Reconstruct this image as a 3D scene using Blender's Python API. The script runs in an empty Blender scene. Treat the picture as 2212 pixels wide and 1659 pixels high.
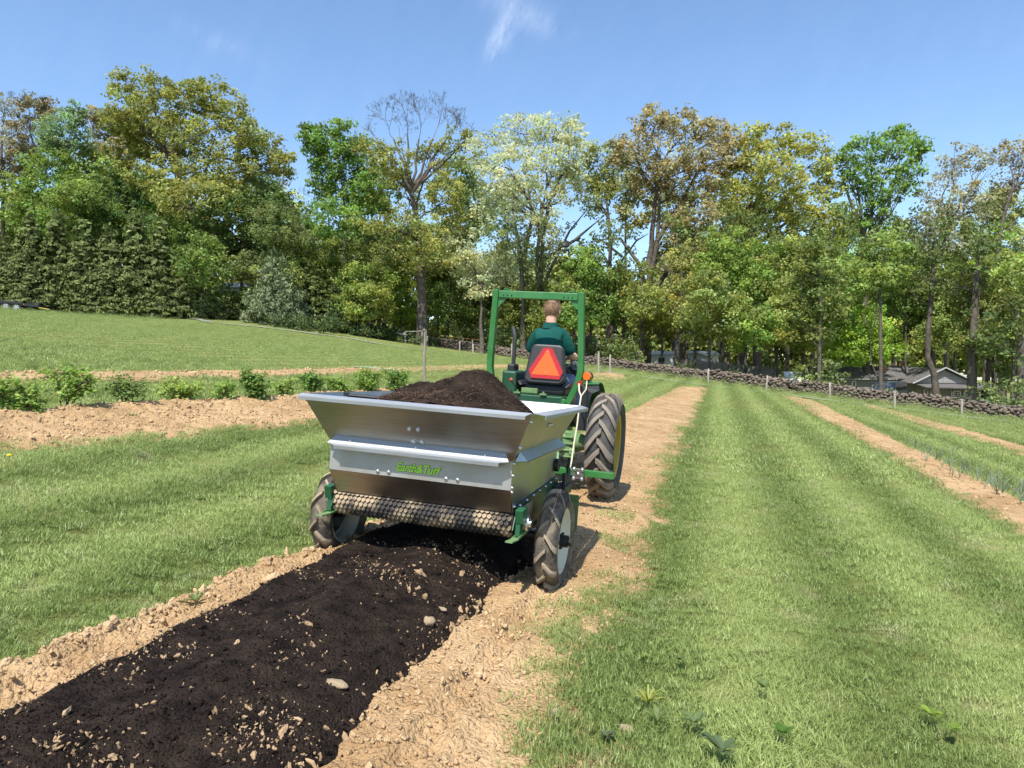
import bpy, bmesh, math, random
import numpy as np
from mathutils import Matrix, Vector
random.seed(7); RS=np.random.RandomState(11)
SC=bpy.context.scene; COL=SC.collection
F=1534.0; PIT=math.atan(39.5/F); CH=1.6      # focal length and camera pitch in units of a 2212 px wide picture
# ---------------------------------------------------------------- camera, sky, sun, exposure
cam=bpy.data.objects.new('camera',bpy.data.cameras.new('camera')); COL.objects.link(cam)
cam.location=(0,0,CH); cam.rotation_euler=(math.pi/2-PIT,0,0)
cam.data.sensor_width=36; cam.data.lens=36*F/2212; cam.data.clip_start=.05; cam.data.clip_end=3000
SC.camera=cam
SUN_AZ=math.radians(17); SUN_EL=math.radians(59)   # azimuth the shadows point to (from +Y towards +X), elevation
W=bpy.data.worlds.new('World'); SC.world=W; W.use_nodes=True
nt=W.node_tree; nt.nodes.clear()
def N(t,typ,**k):
    n=t.nodes.new(typ)
    for a,b in k.items(): setattr(n,a,b)
    return n
def mth(t,op,a,b=None,clamp=False):
    n=N(t,'ShaderNodeMath',operation=op); n.use_clamp=clamp
    for i,v in enumerate((a,b)):
        if v is None: continue
        if isinstance(v,(int,float)): n.inputs[i].default_value=v
        else: t.links.new(v,n.inputs[i])
    return n.outputs[0]
sky=N(nt,'ShaderNodeTexSky',sky_type='NISHITA'); sky.sun_disc=False
sky.sun_elevation=SUN_EL; sky.sun_rotation=math.pi+SUN_AZ
sky.altitude=200; sky.air_density=1.0; sky.dust_density=0.6; sky.ozone_density=2.6
tc=N(nt,'ShaderNodeTexCoord'); sp=N(nt,'ShaderNodeSeparateXYZ'); nt.links.new(tc.outputs['Generated'],sp.inputs[0])
yy=mth(nt,'MAXIMUM',sp.outputs[1],.05)
cu=mth(nt,'DIVIDE',sp.outputs[0],yy); cv=mth(nt,'DIVIDE',sp.outputs[2],yy)
# thin cirrus: streaky noise in a tilted frame, gathered in one wisp and spread faintly elsewhere
a1=mth(nt,'ADD',mth(nt,'MULTIPLY',cu,.9),mth(nt,'MULTIPLY',cv,-.43)); b1=mth(nt,'ADD',mth(nt,'MULTIPLY',cu,.43),mth(nt,'MULTIPLY',cv,.9))
cb=N(nt,'ShaderNodeCombineXYZ'); nt.links.new(mth(nt,'MULTIPLY',a1,26),cb.inputs[0]); nt.links.new(mth(nt,'MULTIPLY',b1,9),cb.inputs[1])
cn=N(nt,'ShaderNodeTexNoise'); cn.inputs['Scale'].default_value=1; cn.inputs['Detail'].default_value=7; cn.inputs['Roughness'].default_value=.62
nt.links.new(cb.outputs[0],cn.inputs['Vector'])
def gauss(u0,v0,su,sv):
    du=mth(nt,'MULTIPLY',mth(nt,'SUBTRACT',a1,u0),1/su); dv=mth(nt,'MULTIPLY',mth(nt,'SUBTRACT',b1,v0),1/sv)
    return mth(nt,'POWER',2.718,mth(nt,'MULTIPLY',mth(nt,'ADD',mth(nt,'MULTIPLY',du,du),mth(nt,'MULTIPLY',dv,dv)),-1))
def ab(px,py):
    u=(px-1106)/F; v=(790-py)/F
    return .9*u-.43*v,.43*u+.9*v
g1=gauss(*ab(1078,92),.013,.034); g2=gauss(*ab(1130,35),.05,.02); g3=gauss(*ab(470,95),.05,.014)
gm=mth(nt,'ADD',mth(nt,'ADD',g1,mth(nt,'MULTIPLY',g2,.55)),mth(nt,'MULTIPLY',g3,.2))
fac=mth(nt,'MULTIPLY',mth(nt,'MULTIPLY',mth(nt,'SUBTRACT',cn.outputs[0],.36),2.6,True),mth(nt,'ADD',gm,.03),True)
mx=N(nt,'ShaderNodeMix',data_type='RGBA'); nt.links.new(mth(nt,'MULTIPLY',fac,.5),mx.inputs['Factor'])
hs=N(nt,'ShaderNodeHueSaturation'); hs.inputs['Saturation'].default_value=1.06; hs.inputs['Value'].default_value=1.24
nt.links.new(sky.outputs[0],hs.inputs['Color'])
nt.links.new(hs.outputs[0],mx.inputs['A']); mx.inputs['B'].default_value=(9.0,9.3,9.8,1)
bg=N(nt,'ShaderNodeBackground'); bg.inputs['Strength'].default_value=.12
nt.links.new(mx.outputs['Result'],bg.inputs[0])
wo=N(nt,'ShaderNodeOutputWorld'); nt.links.new(bg.outputs[0],wo.inputs[0])
sl=bpy.data.lights.new('sun','SUN'); sl.energy=4.6; sl.angle=math.radians(.53); sl.color=(1,.955,.88)
so=bpy.data.objects.new('sun',sl); COL.objects.link(so)
sd=Vector((math.sin(SUN_AZ)*math.cos(SUN_EL),math.cos(SUN_AZ)*math.cos(SUN_EL),-math.sin(SUN_EL)))
so.rotation_euler=sd.to_track_quat('-Z','Y').to_euler(); so.location=(-20,-40,60)
SC.view_settings.view_transform='Standard'; SC.view_settings.look='None'; SC.view_settings.gamma=1
SC.view_settings.exposure=.65; SC.view_settings.use_curve_mapping=False
SC.cycles.max_bounces=6; SC.cycles.transparent_max_bounces=4
# ---------------------------------------------------------------- noise, terrain, picture rays
def h2(ix,iy,s):
    n=(ix.astype(np.int64)*374761393+iy.astype(np.int64)*668265263+s*974711)&0xffffffff
    n=((n^(n>>13))*1274126177)&0xffffffff
    return ((n^(n>>16))&0xffff)/65535.0
def vn(x,y,s=0):
    x=np.asarray(x,float); y=np.asarray(y,float)
    ix=np.floor(x); iy=np.floor(y); fx=x-ix; fy=y-iy; fx=fx*fx*(3-2*fx); fy=fy*fy*(3-2*fy)
    a=h2(ix,iy,s); b=h2(ix+1,iy,s); c=h2(ix,iy+1,s); d=h2(ix+1,iy+1,s)
    return (a+(b-a)*fx)*(1-fy)+(c+(d-c)*fx)*fy-.5
def fbm(x,y,o=4,s=0,g=.5):
    r=0; a=1; t=0
    for i in range(o):
        r=r+a*vn(x*2**i+i*17.3,y*2**i-i*9.1,s+i); t+=a; a*=g
    return r/t*2
def sig(v): return 1/(1+np.exp(-np.clip(v,-40,40)))
WL=np.array([[-9.2,78.],[-2.9,71],[7.9,63.5],[14.2,52],[20.9,46.6],[29.2,40.5],[38.,34.]])   # line of the stone wall
def ht(x,y):
    x=np.asarray(x,float); y=np.asarray(y,float)
    xc=np.where(np.abs(x)>55,np.sign(x)*(55+(np.abs(x)-55)*.25),x)
    yc=np.where(y>80,80+(y-80)*.2,y)
    z=-.10*xc+.036*yc+1.05*np.exp(-((x+23)/11)**2-((y-74)/16)**2)-.4*np.exp(-((x+47)/9)**2-((y-70)/15)**2)
    d=((y-46.6)+(x-20.9)*1.0)/1.41
    z=z-3.0*sig((x-17)/5)*sig((d-9)/2.5)
    return z+.03*fbm(x*.35,y*.35,2,3)*sig((y-8)/3)
def ray(px,py):
    u=(px-1106)/F; v=(829.5-py)/F
    return np.array([u,math.cos(PIT)+v*math.sin(PIT),-math.sin(PIT)+v*math.cos(PIT)])
def ground(px,py,lo=1.2,hi=110):
    d=ray(px,py); ts=np.concatenate([np.linspace(lo,12,400),np.linspace(12,hi,1500)])
    z=CH+ts*d[2]-ht(ts*d[0],ts*d[1]); k=np.where(z<0)[0]
    if len(k)==0: t=hi
    else:
        i=max(k[0],1); a,b=z[i-1],z[i]; t=ts[i-1]+(ts[i]-ts[i-1])*a/(a-b+1e-12)
    return np.array([t*d[0],t*d[1]])
def at(px,py,Y):
    d=ray(px,py); t=Y/d[1]; return Vector((t*d[0],Y,CH+t*d[2]))
def gz(x,y): return float(ht(x,y))
# ---------------------------------------------------------------- object helpers
def tag(o,label=None,cat=None,group=None,kind=None):
    for k,v in (('label',label),('category',cat),('group',group),('kind',kind)):
        if v: o[k]=v
    return o
def empty(name,mtx=None,loc=None):
    o=bpy.data.objects.new(name,None); COL.objects.link(o); o.empty_display_size=.2
    if mtx is not None: o.matrix_world=mtx
    if loc is not None: o.location=loc
    return o
def link(name,me,parent=None):
    o=bpy.data.objects.new(name,me); COL.objects.link(o)
    if parent is not None: o.parent=parent
    return o
def copy_tree(o,parent=None,label=None):
    c=o.copy(); COL.objects.link(c)
    if parent is not None: c.parent=parent; c.matrix_parent_inverse=o.matrix_parent_inverse.copy()
    if label: c['label']=label
    for ch in list(o.children): copy_tree(ch,c)
    return c
def npmesh(name,v,quads=None,tris=None,mat=None,cols=None,smooth=False,mi=None):
    me=bpy.data.meshes.new(name); v=np.asarray(v,np.float32); me.vertices.add(len(v)); me.vertices.foreach_set('co',v.ravel())
    idx=[];tot=[]
    if quads is not None and len(quads): q=np.asarray(quads,np.int32); idx.append(q.ravel()); tot.append(np.full(len(q),4,np.int32))
    if tris is not None and len(tris): t=np.asarray(tris,np.int32); idx.append(t.ravel()); tot.append(np.full(len(t),3,np.int32))
    idx=np.concatenate(idx); tot=np.concatenate(tot); st=np.concatenate([[0],np.cumsum(tot)[:-1]]).astype(np.int32)
    me.loops.add(len(idx)); me.loops.foreach_set('vertex_index',idx); me.polygons.add(len(tot))
    me.polygons.foreach_set('loop_start',st)
    try: me.polygons.foreach_set('loop_total',tot)
    except Exception: pass
    if smooth: me.polygons.foreach_set('use_smooth',np.ones(len(tot),bool))
    if mat is not None:
        for m in (mat if isinstance(mat,list) else [mat]): me.materials.append(m)
    if mi is not None: me.polygons.foreach_set('material_index',np.asarray(mi,np.int32))
    me.update(calc_edges=True)
    if cols is not None:
        a=me.attributes.new('col','FLOAT_COLOR','POINT'); c=np.ones((len(v),4),np.float32); c[:,:3]=cols; a.data.foreach_set('color',c.ravel())
    return me
class MB:
    """collects shapes and links them as ONE mesh object"""
    def __init__(s): s.v=[]; s.f=[]; s.n=0; s.mi=[]; s.cur=0
    def add(s,v,f):
        s.v.extend([tuple(p) for p in v]); s.f.extend([tuple(i+s.n for i in q) for q in f]); s.mi.extend([s.cur]*len(f)); s.n+=len(v); return s
    def box(s,c,d,rot=None):
        x,y,z=(k/2 for k in d); p=[Vector((i*x,j*y,k*z)) for i in (-1,1) for j in (-1,1) for k in (-1,1)]
        if rot is not None: p=[rot@q for q in p]
        p=[q+Vector(c) for q in p]
        return s.add(p,[(0,1,3,2),(4,6,7,5),(0,4,5,1),(2,3,7,6),(0,2,6,4),(1,5,7,3)])
    def bar(s,a,b,w,h,up=(0,0,1)):
        a=Vector(a);b=Vector(b);t=(b-a).normalized();u=Vector(up);r=t.cross(u)
        if r.length<1e-4: r=t.cross(Vector((0,1,0)))
        r.normalize();u=r.cross(t); p=[q+r*(i*w/2)+u*(j*h/2) for q in (a,b) for i,j in ((-1,-1),(1,-1),(1,1),(-1,1))]
        return s.add(p,[(3,2,1,0),(4,5,6,7),(0,1,5,4),(1,2,6,5),(2,3,7,6),(3,0,4,7)])
    def tube(s,path,rad,n=8,caps=True):
        P=[Vector(p) for p in path]; R=[rad]*len(P) if isinstance(rad,(int,float)) else list(rad)
        v=[];f=[];pr=None
        for i,p in enumerate(P):
            t=(P[min(i+1,len(P)-1)]-P[max(i-1,0)]); t=t.normalized() if t.length>1e-9 else Vector((0,0,1))
            if pr is None: r=t.cross(Vector((0,0,1))) if abs(t.z)<.95 else t.cross(Vector((0,1,0)))
            else: r=pr-t*pr.dot(t)
            r.normalize(); pr=r; u=t.cross(r)
            for k in range(n):
                a=2*math.pi*k/n; v.append(p+(r*math.cos(a)+u*math.sin(a))*R[i])
        for i in range(len(P)-1):
            for k in range(n): f.append((i*n+k,i*n+(k+1)%n,(i+1)*n+(k+1)%n,(i+1)*n+k))
        if caps: f.append(tuple(range(n))[::-1]); f.append(tuple((len(P)-1)*n+k for k in range(n)))
        return s.add(v,f)
    def cyl(s,a,b,r,n=16,r2=None): return s.tube([a,b],[r,r if r2 is None else r2],n)
    def lathe(s,prof,c,axis='X',n=32,close=False):
        v=[];f=[];m=len(prof)
        for k in range(n):
            a=2*math.pi*k/n; ca,sa=math.cos(a),math.sin(a)
            for (t,r) in prof:
                v.append({'X':(c[0]+t,c[1]+r*ca,c[2]+r*sa),'Y':(c[0]+r*ca,c[1]+t,c[2]+r*sa),'Z':(c[0]+r*ca,c[1]+r*sa,c[2]+t)}[axis])
        for k in range(n):
            k2=(k+1)%n
            for i in range(m if close else m-1):
                j=(i+1)%m; f.append((k*m+i,k*m+j,k2*m+j,k2*m+i))
        return s.add(v,f)
    def plate(s,pts,th,nrm=None):
        P=[Vector(p) for p in pts]; nn=(P[1]-P[0]).cross(P[2]-P[0]).normalized() if nrm is None else Vector(nrm).normalized()
        m=len(P); return s.add(P+[p+nn*th for p in P],[tuple(range(m))[::-1],tuple(range(m,2*m))]+[(i,(i+1)%m,m+(i+1)%m,m+i) for i in range(m)])
    def ball(s,c,r,n=10,m=6,sc=(1,1,1)):
        v=[(c[0],c[1],c[2]-r*sc[2])];f=[]
        for i in range(1,m):
            t=math.pi*i/m-math.pi/2
            for k in range(n):
                a=2*math.pi*k/n; v.append((c[0]+r*sc[0]*math.cos(t)*math.cos(a),c[1]+r*sc[1]*math.cos(t)*math.sin(a),c[2]+r*sc[2]*math.sin(t)))
        v.append((c[0],c[1],c[2]+r*sc[2])); L=len(v)-1
        for k in range(n):
            f.append((0,1+(k+1)%n,1+k)); f.append((L,L-n+k,L-n+(k+1)%n))
            for i in range(m-2): f.append((1+i*n+k,1+i*n+(k+1)%n,1+(i+1)*n+(k+1)%n,1+(i+1)*n+k))
        return s.add(v,f)
    def build(s,name,mat,parent=None,bevel=0,smooth=False,ang=40):
        me=bpy.data.meshes.new(name); me.from_pydata(s.v,[],s.f)
        for m in (mat if isinstance(mat,list) else [mat]): me.materials.append(m)
        if isinstance(mat,list): me.polygons.foreach_set('material_index',s.mi)
        bm=bmesh.new(); bm.from_mesh(me); bmesh.ops.recalc_face_normals(bm,faces=bm.faces)
        if smooth:
            for f in bm.faces: f.smooth=True
            lim=math.radians(ang)
            for e in bm.edges: e.smooth=(len(e.link_faces)==2 and e.calc_face_angle(0)<lim)
        bm.to_mesh(me); bm.free()
        o=link(name,me,parent)
        if bevel:
            b=o.modifiers.new('bevel','BEVEL'); b.width=bevel; b.segments=2; b.limit_method='ANGLE'; b.angle_limit=math.radians(40)
        return o
# ---------------------------------------------------------------- materials
MATS={}
def mat(name,c,rough=.6,metal=0,c2=None,nscale=8,bump=0,bscale=None,spec=.5,detail=5,contrast=(.35,.65),aniso=0,coat=0,coord='Object',stretch=None):
    if name in MATS: return MATS[name]
    m=bpy.data.materials.new(name); m.use_nodes=True; t=m.node_tree; p=t.nodes['Principled BSDF']; MATS[name]=m
    p.inputs['Base Color'].default_value=(*c,1); p.inputs['Roughness'].default_value=rough; p.inputs['Metallic'].default_value=metal
    p.inputs['Specular IOR Level'].default_value=spec; p.inputs['Coat Weight'].default_value=coat
    if aniso: p.inputs['Anisotropic'].default_value=aniso
    if c2 is not None or bump:
        tcd=N(t,'ShaderNodeTexCoord'); vec=tcd.outputs['Object' if coord=='World' else coord]
        if coord=='World': vec=N(t,'ShaderNodeNewGeometry').outputs['Position']
        if stretch:
            mp=N(t,'ShaderNodeMapping'); mp.inputs['Scale'].default_value=stretch; t.links.new(vec,mp.inputs[0]); vec=mp.outputs[0]
        if c2 is not None:
            nz=N(t,'ShaderNodeTexNoise'); nz.inputs['Scale'].default_value=nscale; nz.inputs['Detail'].default_value=detail; nz.inputs['Roughness'].default_value=.6
            t.links.new(vec,nz.inputs['Vector'])
            r=N(t,'ShaderNodeValToRGB'); r.color_ramp.elements[0].position=contrast[0]; r.color_ramp.elements[1].position=contrast[1]
            r.color_ramp.elements[0].color=(*c,1); r.color_ramp.elements[1].color=(*c2,1)
            t.links.new(nz.outputs[0],r.inputs[0]); t.links.new(r.outputs[0],p.inputs['Base Color'])
        if bump:
            nb=N(t,'ShaderNodeTexNoise'); nb.inputs['Scale'].default_value=bscale or nscale*3; nb.inputs['Detail'].default_value=6
            t.links.new(vec,nb.inputs['Vector']); b=N(t,'ShaderNodeBump'); b.inputs['Strength'].default_value=bump; b.inputs['Distance'].default_value=.02
            t.links.new(nb.outputs[0],b.inputs['Height']); t.links.new(b.outputs[0],p.inputs['Normal'])
    return m
def crumb(m,sc,dist,st):
    t=m.node_tree; p=t.nodes['Principled BSDF']; pos=N(t,'ShaderNodeNewGeometry').outputs['Position']; h=None
    nz=N(t,'ShaderNodeTexNoise'); nz.inputs['Scale'].default_value=sc*.8; nz.inputs['Detail'].default_value=4; t.links.new(pos,nz.inputs['Vector'])
    vm=N(t,'ShaderNodeVectorMath',operation='MULTIPLY_ADD'); t.links.new(nz.outputs['Color'],vm.inputs[0]); vm.inputs[1].default_value=(.5/sc,)*3; t.links.new(pos,vm.inputs[2])
    for k,a in ((1,1.),(2.3,.5),(5.1,.3)):
        v=N(t,'ShaderNodeTexVoronoi'); v.inputs['Scale'].default_value=sc*k; t.links.new(vm.outputs[0],v.inputs['Vector']); x=mth(t,'MULTIPLY',mth(t,'SUBTRACT',1,v.outputs['Distance']),a/k**.6); h=x if h is None else mth(t,'ADD',h,x)
    b=N(t,'ShaderNodeBump'); b.inputs['Strength'].default_value=st; b.inputs['Distance'].default_value=dist; t.links.new(h,b.inputs['Height'])
    old=p.inputs['Normal'].links
    if old: t.links.new(old[0].from_socket,b.inputs['Normal'])
    t.links.new(b.outputs[0],p.inputs['Normal'])
def leafmat(name,trans=.35,gloss=.06,fixed=None,c2=None,ns=1.5):
    m=bpy.data.materials.new(name); m.use_nodes=True; t=m.node_tree; t.nodes.clear(); MATS[name]=m
    if fixed is None: a=N(t,'ShaderNodeAttribute',attribute_name='col'); c=a.outputs['Color']
    else:
        nz=N(t,'ShaderNodeTexNoise'); nz.inputs['Scale'].default_value=ns; nz.inputs['Detail'].default_value=4
        t.links.new(N(t,'ShaderNodeNewGeometry').outputs['Position'],nz.inputs['Vector'])
        r=N(t,'ShaderNodeValToRGB'); r.color_ramp.elements[0].position=.3; r.color_ramp.elements[1].position=.7
        r.color_ramp.elements[0].color=(*fixed,1); r.color_ramp.elements[1].color=(*c2,1); t.links.new(nz.outputs[0],r.inputs[0]); c=r.outputs[0]
    d=N(t,'ShaderNodeBsdfDiffuse'); tr=N(t,'ShaderNodeBsdfTranslucent'); g=N(t,'ShaderNodeBsdfGlossy'); g.inputs['Roughness'].default_value=.45
    t.links.new(c,d.inputs[0]); 
    hv=N(t,'ShaderNodeHueSaturation'); hv.inputs['Saturation'].default_value=1.15; hv.inputs['Value'].default_value=1.1; t.links.new(c,hv.inputs['Color']); t.links.new(hv.outputs[0],tr.inputs[0])
    m1=N(t,'ShaderNodeMixShader'); m1.inputs[0].default_value=trans; t.links.new(d.outputs[0],m1.inputs[1]); t.links.new(tr.outputs[0],m1.inputs[2])
    m2=N(t,'ShaderNodeMixShader'); m2.inputs[0].default_value=gloss; t.links.new(m1.outputs[0],m2.inputs[1]); t.links.new(g.outputs[0],m2.inputs[2])
    o=N(t,'ShaderNodeOutputMaterial'); t.links.new(m2.outputs[0],o.inputs[0]); return m
M_leaf=leafmat('leaf_surface',.48,.012); M_needle=leafmat('needle_surface',.2,.01)
M_bark=mat('bark',(.060,.048,.037),.9,c2=(.135,.112,.088),nscale=3,bump=.6,bscale=9,coord='World')
M_soil=mat('tilled_soil',(.34,.212,.102),.95,c2=(.505,.345,.185),nscale=1.8,bump=.9,bscale=45,coord='World',spec=.1,detail=9)
M_clod=mat('clod_soil',(.38,.25,.13),.95,c2=(.54,.39,.225),nscale=3,bump=.5,bscale=60,coord='World',spec=.1)
M_comp=mat('compost',(.013,.0098,.0082),.95,c2=(.041,.0285,.0215),nscale=9,bump=1.0,bscale=75,coord='World',spec=.08,detail=9)
crumb(M_soil,46,.016,.8); crumb(M_comp,75,.012,.8); crumb(M_clod,60,.012,.8)
M_bit=mat('pale_compost_bits',(.24,.155,.085),.95,c2=(.44,.31,.18),nscale=6,coord='World',spec=.1)
M_stone=mat('field_stone',(.075,.062,.052),.9,c2=(.215,.17,.13),nscale=2.2,bump=.5,bscale=12,coord='World',spec=.2,contrast=(.3,.7))
M_gravel=mat('lane_gravel',(.20,.20,.19),.95,c2=(.30,.30,.28),nscale=4,coord='World',spec=.1)
# ================================================================ GROUND
def px2(l): return np.array([ground(x,y) for x,y in l])
TH=math.radians(16); RV=np.array([math.cos(TH),-math.sin(TH)]); FV=np.array([math.sin(TH),math.cos(TH)])
def stripes(t,pos):
    s=N(t,'ShaderNodeSeparateXYZ'); t.links.new(pos,s.inputs[0])
    q=mth(t,'ADD',mth(t,'MULTIPLY',s.outputs[0],math.cos(TH)),mth(t,'MULTIPLY',s.outputs[1],-math.sin(TH)))
    nz=N(t,'ShaderNodeTexNoise'); nz.inputs['Scale'].default_value=.8; t.links.new(pos,nz.inputs['Vector'])
    q=mth(t,'ADD',q,mth(t,'MULTIPLY',nz.outputs[0],.3))
    return mth(t,'SINE',mth(t,'MULTIPLY',q,2*math.pi/1.35))
def lawnmat(name,dark,light,dry,leaf):
    m=bpy.data.materials.new(name); m.use_nodes=True; t=m.node_tree; t.nodes.clear(); MATS[name]=m
    pos=N(t,'ShaderNodeNewGeometry').outputs['Position']
    st=stripes(t,pos)
    def nz(sc,d=4):
        n=N(t,'ShaderNodeTexNoise'); n.inputs['Scale'].default_value=sc; n.inputs['Detail'].default_value=d; n.inputs['Roughness'].default_value=.6; t.links.new(pos,n.inputs['Vector']); return n.outputs[0]
    f=mth(t,'ADD',mth(t,'MULTIPLY',mth(t,'SUBTRACT',nz(1.3),.5),.95),mth(t,'ADD',mth(t,'MULTIPLY',st,.47),.5),True)  # sheen of the mown stripes painted into the colour as light and dark bands
    f=mth(t,'ADD',f,mth(t,'MULTIPLY',mth(t,'SUBTRACT',nz(30,3),.5),1.2),True)
    mx=N(t,'ShaderNodeMix',data_type='RGBA'); t.links.new(f,mx.inputs['Factor']); mx.inputs['A'].default_value=(*dark,1); mx.inputs['B'].default_value=(*light,1)
    d=mth(t,'MULTIPLY',mth(t,'SUBTRACT',nz(2.7,6),.56),6,True); d=mth(t,'MULTIPLY',d,mth(t,'MULTIPLY',mth(t,'SUBTRACT',nz(90,2),.38),4,True),True)
    m2=N(t,'ShaderNodeMix',data_type='RGBA'); t.links.new(d,m2.inputs['Factor']); t.links.new(mx.outputs['Result'],m2.inputs['A']); m2.inputs['B'].default_value=(*dry,1)
    o=N(t,'ShaderNodeOutputMaterial')
    df=N(t,'ShaderNodeBsdfDiffuse'); t.links.new(m2.outputs['Result'],df.inputs[0])
    if leaf:
        tr=N(t,'ShaderNodeBsdfTranslucent'); t.links.new(m2.outputs['Result'],tr.inputs[0]); gl=N(t,'ShaderNodeBsdfGlossy'); gl.inputs['Roughness'].default_value=.4
        a=N(t,'ShaderNodeMixShader'); a.inputs[0].default_value=.3; t.links.new(df.outputs[0],a.inputs[1]); t.links.new(tr.outputs[0],a.inputs[2])
        b=N(t,'ShaderNodeMixShader'); b.inputs[0].default_value=.02; t.links.new(a.outputs[0],b.inputs[1]); t.links.new(gl.outputs[0],b.inputs[2]); t.links.new(b.outputs[0],o.inputs[0])
    else:
        bp=N(t,'ShaderNodeBump'); bp.inputs['Strength'].default_value=.8; bp.inputs['Distance'].default_value=.05; t.links.new(nz(55,3),bp.inputs['Height']); t.links.new(bp.outputs[0],df.inputs['Normal']); t.links.new(df.outputs[0],o.inputs[0])
    return m
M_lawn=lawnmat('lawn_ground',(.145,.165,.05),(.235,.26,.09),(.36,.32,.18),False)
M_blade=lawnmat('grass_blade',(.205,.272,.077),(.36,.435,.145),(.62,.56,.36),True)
def sheet(xs,ys,zf): 
    X,Y=np.meshgrid(xs,ys); Z=zf(X,Y); v=np.stack([X,Y,Z],-1).reshape(-1,3); nx=len(xs); ny=len(ys)
    i=np.arange(nx*ny).reshape(ny,nx); q=np.stack([i[:-1,:-1],i[:-1,1:],i[1:,1:],i[1:,:-1]],-1).reshape(-1,4); return v,q
xs=np.unique(np.concatenate([np.linspace(-400,-60,18),np.linspace(-60,-12,50),np.linspace(-12,12,121),np.linspace(12,60,50),np.linspace(60,400,18)]))
ys=np.unique(np.concatenate([np.linspace(-60,0,10),np.linspace(0,12,61),np.linspace(12,110,99),np.linspace(110,600,20)]))
v,q=sheet(xs,ys,lambda X,Y:ht(X,Y)-.05)
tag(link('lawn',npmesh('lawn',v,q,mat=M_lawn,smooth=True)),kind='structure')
def arc(P,n):
    d=np.r_[0,np.cumsum(np.hypot(*np.diff(P,axis=0).T))]; return P,d
def resample(P,s):   # P by arc length fraction s
    P=np.asarray(P,float); d=np.r_[0,np.cumsum(np.hypot(*np.diff(P,axis=0).T))]; d/=d[-1]
    return np.stack([np.interp(s,d,P[:,0]),np.interp(s,d,P[:,1])],-1)
BEDS=[]
def bed(name,L,R,ns,nv,lift,rough,material,seed,rag=.06,power=1.0,prof=None,base=-.04,fine=9.,ruts=None):
    """soil strip between two edge polylines (matched by arc length), draped on the terrain with clods as real relief"""
    s=np.linspace(0,1,ns)**power; w=np.linspace(0,1,nv)
    l=resample(L,s); r=resample(R,s)
    C=l[:,None,:]*(1-w)[None,:,None]+r[:,None,:]*w[None,:,None]
    X,Y=C[...,0],C[...,1]; wd=np.hypot(*(r-l).T)[:,None]
    e=np.minimum(w,1-w)[None,:]*wd            # metres to the nearer edge
    e=e-rag*(1+fbm(X*3,Y*3,3,seed)*1.6)
    body=np.clip(e/.16,-1,1)
    nzv=fbm(X*2.2,Y*2.2,3,seed+5)*.55+fbm(X*fine,Y*fine,4,seed+9,.62)*.55
    pf=prof(w)[None,:] if prof is not None else 0
    Z=ht(X,Y)+base+np.where(body>0,lift*body**.6+rough*nzv*np.clip(body*1.5,0,1)+pf*np.clip(body,0,1),.10*body)
    if ruts is not None: Z=Z+ruts(X,Y)*np.clip(body*1.5,0,1)
    Vv=np.stack([X,Y,Z],-1).reshape(-1,3); i=np.arange(ns*nv).reshape(ns,nv)
    qd=np.stack([i[:-1,:-1],i[:-1,1:],i[1:,1:],i[1:,:-1]],-1).reshape(-1,4)
    o=link(name,npmesh(name,Vv,qd,mat=material,smooth=True)); tag(o,kind='structure')
    BEDS.append((np.concatenate([l,r[::-1]]),rag)); return (X,Y,Z,e)
# main bed under the tractor
LA=np.concatenate([[[-3.25,1.6],[-2.75,2.4]],px2([(0,1412),(150,1368),(300,1312),(480,1238),(600,1192),(690,1162)]),[[-.6,7.6],[2.9,18.6],[9.1,38.6]]])
RA=np.array([.42,0])*np.array([[.8,0]]*7+[[.4,0]]*1+[[.1,0]]*1+[[0,0]])+np.concatenate([[[.12,1.6]],px2([(1330,1659),(1225,1540),(1190,1450),(1235,1370),(1315,1280),(1385,1180)]),[[1.6,7.7],[4.87,18.6],[11.3,40.2]]])
def rut(X,Y):
    dx=X+.6873; dy=Y-4.2559; u=dx*RV[0]+dy*RV[1]; a=dx*FV[0]+dy*FV[1]; z=0
    for c,w,lim in ((.78,.075,.7),(-.80,.075,.7)):
        d=np.abs(u-c-.02*np.sin(a*1.3)); m=sig((lim-a)/.05)*np.exp(-(d/w)**4)
        z=z-m*(.022+.012*np.sign(np.sin(a*2*math.pi/.19+np.where(u>c,math.pi,0)+np.abs(u-c)*26)))+.016*sig((lim-a)/.05)*np.exp(-((d-w*1.25)/.03)**2)
    return z
bA=bed('garden_bed',LA,RA,620,170,.045,.045,M_soil,21,.10,1.75,prof=lambda w:.012*np.sin(np.pi*np.clip(w,0,1))+.05*np.exp(-(w/.10-.6)**2),ruts=rut)
# bed to the right with onions, thin bed beyond, far left strip, raspberry bed, patch behind the tractor
LB=np.array([[3.4+.295*y,y] for y in (5,10,20,30,41.5)]); RB=np.array([[4.35+.31*y,y] for y in (5,10,20,30,37.5)])
bB=bed('garden_bed',LB,RB,420,46,.05,.055,M_soil,31,.06,1.5)
LC=np.array(list(px2([(1862,875)]))+[[13.0,18.0],[10.5,10.]]); RC=np.array(list(px2([(1885,875)]))+[[14.6,18.6],[12.0,10.]])
bC=bed('garden_bed',LC,RC,260,30,.05,.05,M_soil,41,.08)
LD=px2([(-60,806),(0,803),(300,801),(640,797),(900,793),(1062,788),(1170,789)]); RD=px2([(-60,828),(0,826),(300,821),(540,815),(780,806),(1062,796),(1170,797)])
bD=bed('garden_bed',LD,RD,420,44,.05,.06,M_soil,51,.12)
LE=px2([(-80,912),(0,905),(150,893),(300,882),(440,871),(600,866),(720,856),(820,848),(900,842)]); RE=px2([(-80,975),(0,968),(180,962),(365,945),(500,928),(682,912),(800,892),(860,872),(920,858)])
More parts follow.
